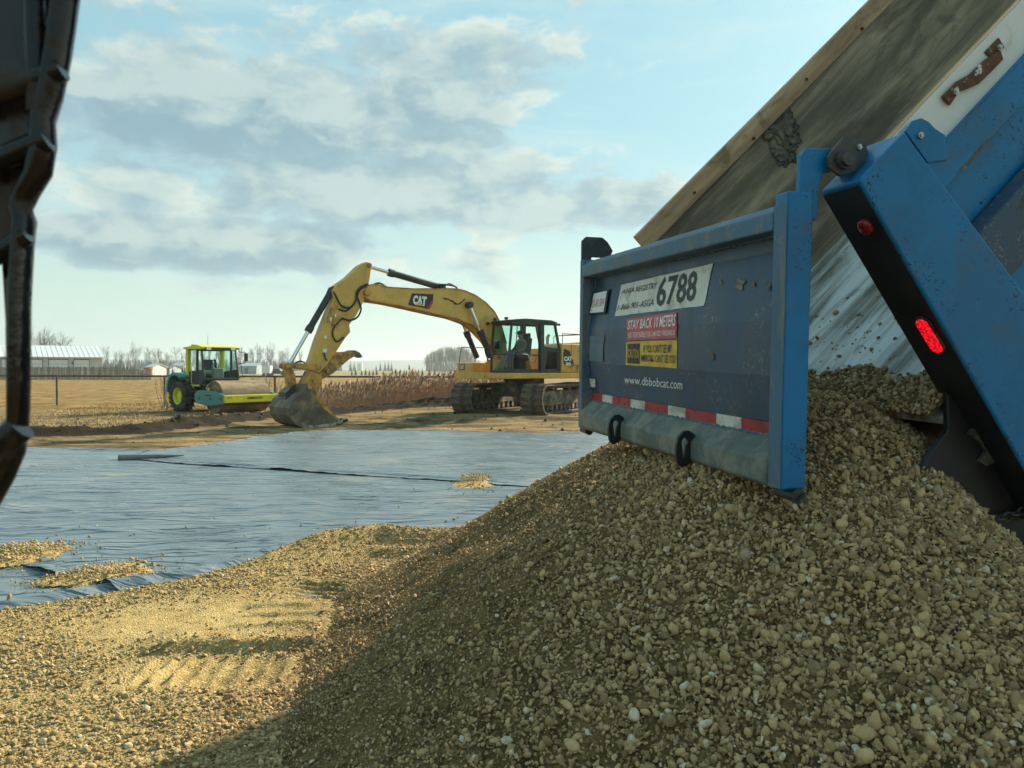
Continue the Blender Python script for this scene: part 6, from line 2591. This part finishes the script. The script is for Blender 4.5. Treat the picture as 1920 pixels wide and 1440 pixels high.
# spruces: dark ones near the farm, a planted row of small ones, a few tall ones
for k, (px, top, Y) in enumerate(sorted(((187, 680, 140), (207, 683, 230), (218, 672, 230), (226, 676, 235), (232, 674, 240), (246, 681, 240), (251, 676, 240), (264, 684, 235), (304, 682, 210), (324, 683, 215), (342, 681, 205), (346, 678, 210), (199, 679, 260), (238, 676, 300), (357, 680, 220), (283, 682, 260), (291, 676, 330), (272, 677, 330)))):
    p = at_depth(px, 690, Y)
    h = (692 - top) * Y / FPX + CAM_Z
    plant_tree('spruce_tree', SPR[rt.randrange(3)], (p.x, Y, 0), h / 8, rt.uniform(0, 6), '%s from the left of the dark spruces by the farm left of the compactor' % ORD[k], 'dark spruces by the farm')
for k, px in enumerate((660, 668, 677, 685, 693, 701, 706, 720, 736, 743, 757, 763, 780, 791, 806, 815, 834, 843, 855, 872)):
    Y = 210 + rt.uniform(-8, 8)
    p = at_depth(px + rt.uniform(-1.5, 1.5), 690, Y)
    top = rt.uniform(686, 690)
    plant_tree('spruce_tree', SPR[rt.randrange(3)], (p.x, Y, 0), ((692 - top) * Y / FPX + CAM_Z) / 8, rt.uniform(0, 6), '%s from the left in the planted row of young spruces beyond the reeds' % ORD[k], 'planted row of young spruces')
for k, (px, top) in enumerate(((657, 672), (664, 674), (705, 682), (713, 675), (722, 674), (728.5, 673), (734, 676))):
    Y = 640
    p = at_depth(px, 690, Y)
    plant_tree('spruce_tree', SPR[rt.randrange(3)], (p.x, Y, 0), ((692 - top) * Y / FPX + CAM_Z) / 8, rt.uniform(0, 6), '%s from the left of the tall narrow spruces in the far open field' % ORD[k], 'lone spruces in the far field')
# far wood on the horizon and hills
m = MB()
tn = []
for k in range(2600):
    px = rt.uniform(-150, 2150)
    Y = rt.uniform(650, 900)
    if 640 < px < 800 or 950 < px < 1060:
        continue
    p = at_depth(px, 690, Y)
    h = rt.uniform(6.5, 11.5)
    w = h * rt.uniform(.12, .22)
    n_ = 4
    v = rt.random()
    m.add([(p.x + w * math.cos(6.283 * j / n_ + v), Y + w * math.sin(6.283 * j / n_ + v), 0) for j in range(n_)] + [(p.x, Y, h)], [(j, (j + 1) % n_, n_) for j in range(n_)])
    tn += [v] * 5
me = m.mesh('far_wood', 'spruce_green', recalc=False)
tone_attr(me, tn)
o = bpy.data.objects.new('far_wood', me)
COL.objects.link(o)
tag(o, 'dark mixed wood along the horizon', 'wood', kind='stuff')
hx = np.linspace(-4200, 4200, 240)
hy = np.linspace(2300, 4200, 24)
HX, HY = np.meshgrid(hx, hy)
HZ = (38 + 16 * vnoise(HX, HY, .0011, 91, 3) + 5 * vnoise(HX, HY, .012, 92, 3)) * smooth01(HY, 2300, 3000) - 2
hl = grid_object('hills', HX, HY, HZ, 'forest_far')
hl['kind'] = 'structure'

# ================================================================== REEDS, BRUSH, DRY GRASS
def blades(name, X, Y, H, lean, wid, mat, seed, plume=False, kink=.5):
    r = np.random.default_rng(seed)
    n = len(X)
    Zb = ground_h(X, Y)[0] - .03
    a = r.uniform(0, 6.283, n)
    lx, ly = lean * r.normal(0, 1, n) * H + .10 * H, lean * r.normal(0, 1, n) * H
    wx, wy = np.cos(a) * wid, np.sin(a) * wid
    b0 = np.stack([X - wx, Y - wy, Zb], -1)
    b1 = np.stack([X + wx, Y + wy, Zb], -1)
    mx, my = X + lx * kink * .6, Y + ly * kink * .6
    m0 = np.stack([mx - wx * .8, my - wy * .8, Zb + H * .55], -1)
    m1 = np.stack([mx + wx * .8, my + wy * .8, Zb + H * .55], -1)
    tp = np.stack([X + lx, Y + ly, Zb + H], -1)
    tone = r.uniform(0, 1, n)
    parts = [b0, b1, m0, m1, tp]
    faces = [(0, 1, 3), (0, 3, 2), (2, 3, 4)]
    if plume:
        pw = .035 * r.uniform(.6, 1.4, n)
        c = np.stack([X + lx * .93, Y + ly * .93, Zb + H * .90], -1)
        dxp = np.stack([np.cos(a + 1) * pw + .03, np.sin(a + 1) * pw, np.zeros(n)], -1)
        parts += [c + dxp, c - dxp * .5, tp + np.stack([lx * .15 + .05, ly * .15, .12 * np.ones(n)], -1)]
        faces += [(4, 5, 7), (4, 7, 6), (5, 6, 7)]
    k = len(parts)
    co = np.stack(parts, 1).reshape(-1, 3)
    f = (np.arange(n)[:, None, None] * k + np.array(faces)[None]).reshape(-1, 3)
    me = bpy.data.meshes.new(name)
    me.vertices.add(len(co))
    me.vertices.foreach_set('co', co.astype(np.float32).ravel())
    me.loops.add(f.size)
    me.loops.foreach_set('vertex_index', f.astype(np.int32).ravel())
    me.polygons.add(len(f))
    me.polygons.foreach_set('loop_start', np.arange(0, f.size, 3, dtype=np.int32))
    me.update(calc_edges=True)
    me.materials.append(MATS[mat])
    tone_attr(me, np.repeat(tone, k))
    o = bpy.data.objects.new(name, me)
    COL.objects.link(o)
    return o


N = 19000
X, Y = rng.uniform(-11.0, .8, N), rng.uniform(29.5, 38.5, N)
d, s, t = seg_dist(X, Y, BERM)
ok = (s > 0) & (d > .35) & (d < 4.8) & ((X > -8.6) | (Y > 33.2)) & (rng.uniform(0, 1, N) < .55 + .45 * vnoise(X, Y, .9, 12, 3)) & (t > 14)
X, Y = X[ok], Y[ok]
H = (1.12 + .55 * vnoise(X, Y, .6, 14, 3)) * rng.uniform(.40, 1.10, len(X)) * (.35 + .65 * smooth01(X, -9.5, -7.0))
o = blades('dry_reeds', X, Y, H, .14, .0065, 'reed_stalk', 3, True)
tag(o, 'dense stand of dry reddish-brown reeds between fence and excavator', 'reeds', kind='stuff')
# brush beside and behind the compactor: thin branching shrubs
def shrub(label, px, Y, h, n, seed):
    p = at_depth(px, 700, Y)
    r = random.Random(seed)
    t = thing('bare_shrub', label, 'shrub', (p.x, Y, gz(p.x, Y)))
    m = MB()
    for k in range(n):
        a = r.uniform(0, 6.283)
        q = Vector((math.cos(a) * .08, math.sin(a) * .08, -.05))
        d = Vector((math.cos(a) * r.uniform(.1, .5), math.sin(a) * r.uniform(.1, .5), 1)).normalized()
        pts = [q]
        L = h * r.uniform(.6, 1.05)
        for i in range(4):
            d = (d + Vector((r.uniform(-.2, .2), r.uniform(-.2, .2), .05))).normalized()
            pts.append(pts[-1] + d * L / 4)
            if i > 0:
                e = (d + Vector((r.uniform(-.8, .8), r.uniform(-.8, .8), .2))).normalized()
                m.tube([pts[-1], pts[-1] + e * L * .28], [.008, .003], 3, cap=False)
        m.tube(pts, [.014, .011, .009, .007, .004], 4, cap=False)
    me = m.mesh('stems', 'bare_twigs', recalc=False)
    tone_attr(me, [r.random() for _ in me.vertices])
    o = bpy.data.objects.new('stems', me)
    COL.objects.link(o)
    o.parent = t


shrub('thin bare shrub growing at the rear wheel of the compactor', 309, 32.5, 1.75, 9, 2)
shrub('bare shrub behind the compactor fender', 318, 33.4, 1.9, 7, 3)
for k, px in enumerate((452, 466, 480, 494, 508, 522)):
    shrub(('low bare shrub behind the drum, close to the windscreen edge', 'low bare shrub behind the middle of the compactor drum', 'low bare shrub above the yellow drum beam end', 'bare shrub just right of the compactor beam', 'bare shrub halfway between compactor and bucket', 'bare shrub left of the excavator bucket link')[k], px, 33.0 + (k % 3) * .9, 1.25 + .2 * (k % 2), 12, 20 + k)
# dry grass tufts over the verge and field
N = 70000
X = rng.uniform(-19, 8, N)
Y = 19 + 26 * rng.uniform(0, 1, N) ** .8
d, s, t = seg_dist(X, Y, BERM)
cl = vnoise(X, Y, .8, 15, 3)
ok = (s > 0) & (d > .1) & (rng.uniform(0, 1, N) < .55 + .9 * cl) & (np.hypot(X - EXC.x, Y - EXC.y) > 4.5)
ok &= ~((np.abs(X + 11.5) < 2.2) & (np.abs(Y - 30.5) < 2.5) & (rng.uniform(0, 1, N) < .8))
X, Y = X[ok], Y[ok]
H = rng.uniform(.04, .13, len(X))
o = blades('dry_grass', X, Y, H, .45, .014, 'straw_blade', 8)
tag(o, 'short dry straw-coloured grass over the field and verge', 'grass', kind='stuff')
# clods on the bank and pad
N = 2600
X, Y = rng.uniform(-15, 3, N), rng.uniform(17.5, 33, N)
d, s, t = seg_dist(X, Y, BERM)
ok = (d < .9 * rng.uniform(0, 1, N) + .05) | (rng.uniform(0, 1, N) < .10) & (Y > poly_y(FAR_EDGE, X) + .3)
ok &= Y > poly_y(FAR_EDGE, X) + .15
X, Y = X[ok], Y[ok]
S = np.clip(rng.lognormal(math.log(.07), .5, len(X)), .03, .28)
fines_material('clod_soil', (0.03, 0.023, 0.015), (0.10, 0.075, 0.045))
stone_material('clod', (0.028, 0.022, 0.014), (0.10, 0.076, 0.046), (0.30, 0.23, 0.13), .10)
KITS['clod'] = pebbles('clod')
TREES['clod'] = scatter_tree(KITS['clod'])
o = scatter('soil_clods', np.stack([X, Y, ground_h(X, Y)[0] + S * .1], -1), S, 'clod', None, 1.0)
tag(o, 'dark clods of turned topsoil along the bank', 'soil', kind='stuff')

# ================================================================== CAB PILLAR the photograph was taken past
pm('pillar_gloss', (0.008, 0.007, 0.007), 0.16, var=.3, scale=9, dirt=(0.045, 0.026, 0.014), damt=.8, dscale=14, spec=.35, bump=.25, bscale=9, drange=(.5, .62))
pm('tinted_panel', (0.016, 0.011, 0.008), 0.12, var=.5, scale=6, dirt=(0.05, 0.03, 0.018), damt=.7, dscale=11, spec=.4, drange=(.48, .62))  # brown mottling stands in for reflections in the dark glass
edge = [(300, -1300), (225, -700), (152, -60), (130, 95), (112, 180), (97, 225), (101, 270), (92, 325), (64, 366), (51, 390), (60, 412), (54, 460), (48, 560), (47, 690), (45, 800), (38, 850), (18, 900), (-30, 985), (-260, 1400), (-420, 2200), (-470, 3200), (-480, 4640)]
DPT = .62
pil = thing('cab_pillar', 'dark glossy curved cab pillar close up at the left edge of the picture', 'pillar', tuple(at_depth(-500, 4640, DPT)))
PO = Vector(pil.location)
m = MB(off=PO)
wpx = [60, 52, 44, 42, 38, 34, 40, 42, 30, 24, 26, 24, 22, 22, 22, 24, 26, 26, 40, 50, 60, 70]
vs, fs = [], []
for (x, y), w in zip(edge, wpx):
    A, B_ = at_depth(x - w, y, DPT), at_depth(x, y, DPT)
    c, h = (A + B_) / 2, (B_ - A).length / 2
    for k in range(14):
        a_ = 6.283185 * k / 14
        vs.append(c + Vector((math.cos(a_) * h, math.sin(a_) * .014, 0)))
for i in range(len(edge) - 1):
    for k in range(14):
        fs.append((i * 14 + k, i * 14 + (k + 1) % 14, (i + 1) * 14 + (k + 1) % 14, (i + 1) * 14 + k))
fs += [tuple(range(14)), tuple(range((len(edge) - 1) * 14, len(edge) * 14))]
m.add(vs, fs)
m.build('edge_rail', 'pillar_gloss', pil, smooth=70)
for (xa, ya), (xb, yb), w in (((-60, 190), (118, 130), .009), ((-60, 318), (92, 262), .010), ((-50, 500), (52, 440), .008), ((62, -60), (70, 210), .008), ((-40, 860), (40, 800), .012)):
    m = MB(off=PO)
    m.tube([at_depth(xa, ya, DPT - .004), at_depth((xa + xb) / 2, (ya + yb) / 2 + 4, DPT - .006), at_depth(xb, yb, DPT - .004)], w, 10)
    m.build('cross_bar', 'pillar_gloss', pil, smooth=60)
# dark tinted panel behind the bars, 6 mm thick
pl = [(-140, -1280), (255, -1280), (118, -60), (100, 95), (84, 180), (66, 225), (68, 270), (60, 325), (36, 366), (28, 400), (34, 440), (30, 560), (26, 640), (24, 800), (12, 860), (10, 600), (2, 470), (-140, 470)]
m = MB(off=PO)
m.prism([at_depth(x, y, DPT + .010) for x, y in pl], (0, .006, 0))
m.build('tinted_panel', 'tinted_panel', pil)

# ================================================================== HAZE
hm = bpy.data.materials.new('air_haze')
hm.use_nodes = True
T = NT(hm.node_tree)
pv = T.n('ShaderNodeVolumePrincipled')
pv.inputs['Color'].default_value = (0.80, 0.92, 0.98, 1)
pv.inputs['Density'].default_value = 0.00038
pv.inputs['Anisotropy'].default_value = 0.35
oo = T.n('ShaderNodeOutputMaterial')
T.set(oo.inputs['Volume'], pv.outputs[0])
m = MB()
m.span((-4300, -300, -6), (4300, 5400, 75))
o = m.build('haze', hm)
o['kind'] = 'stuff'
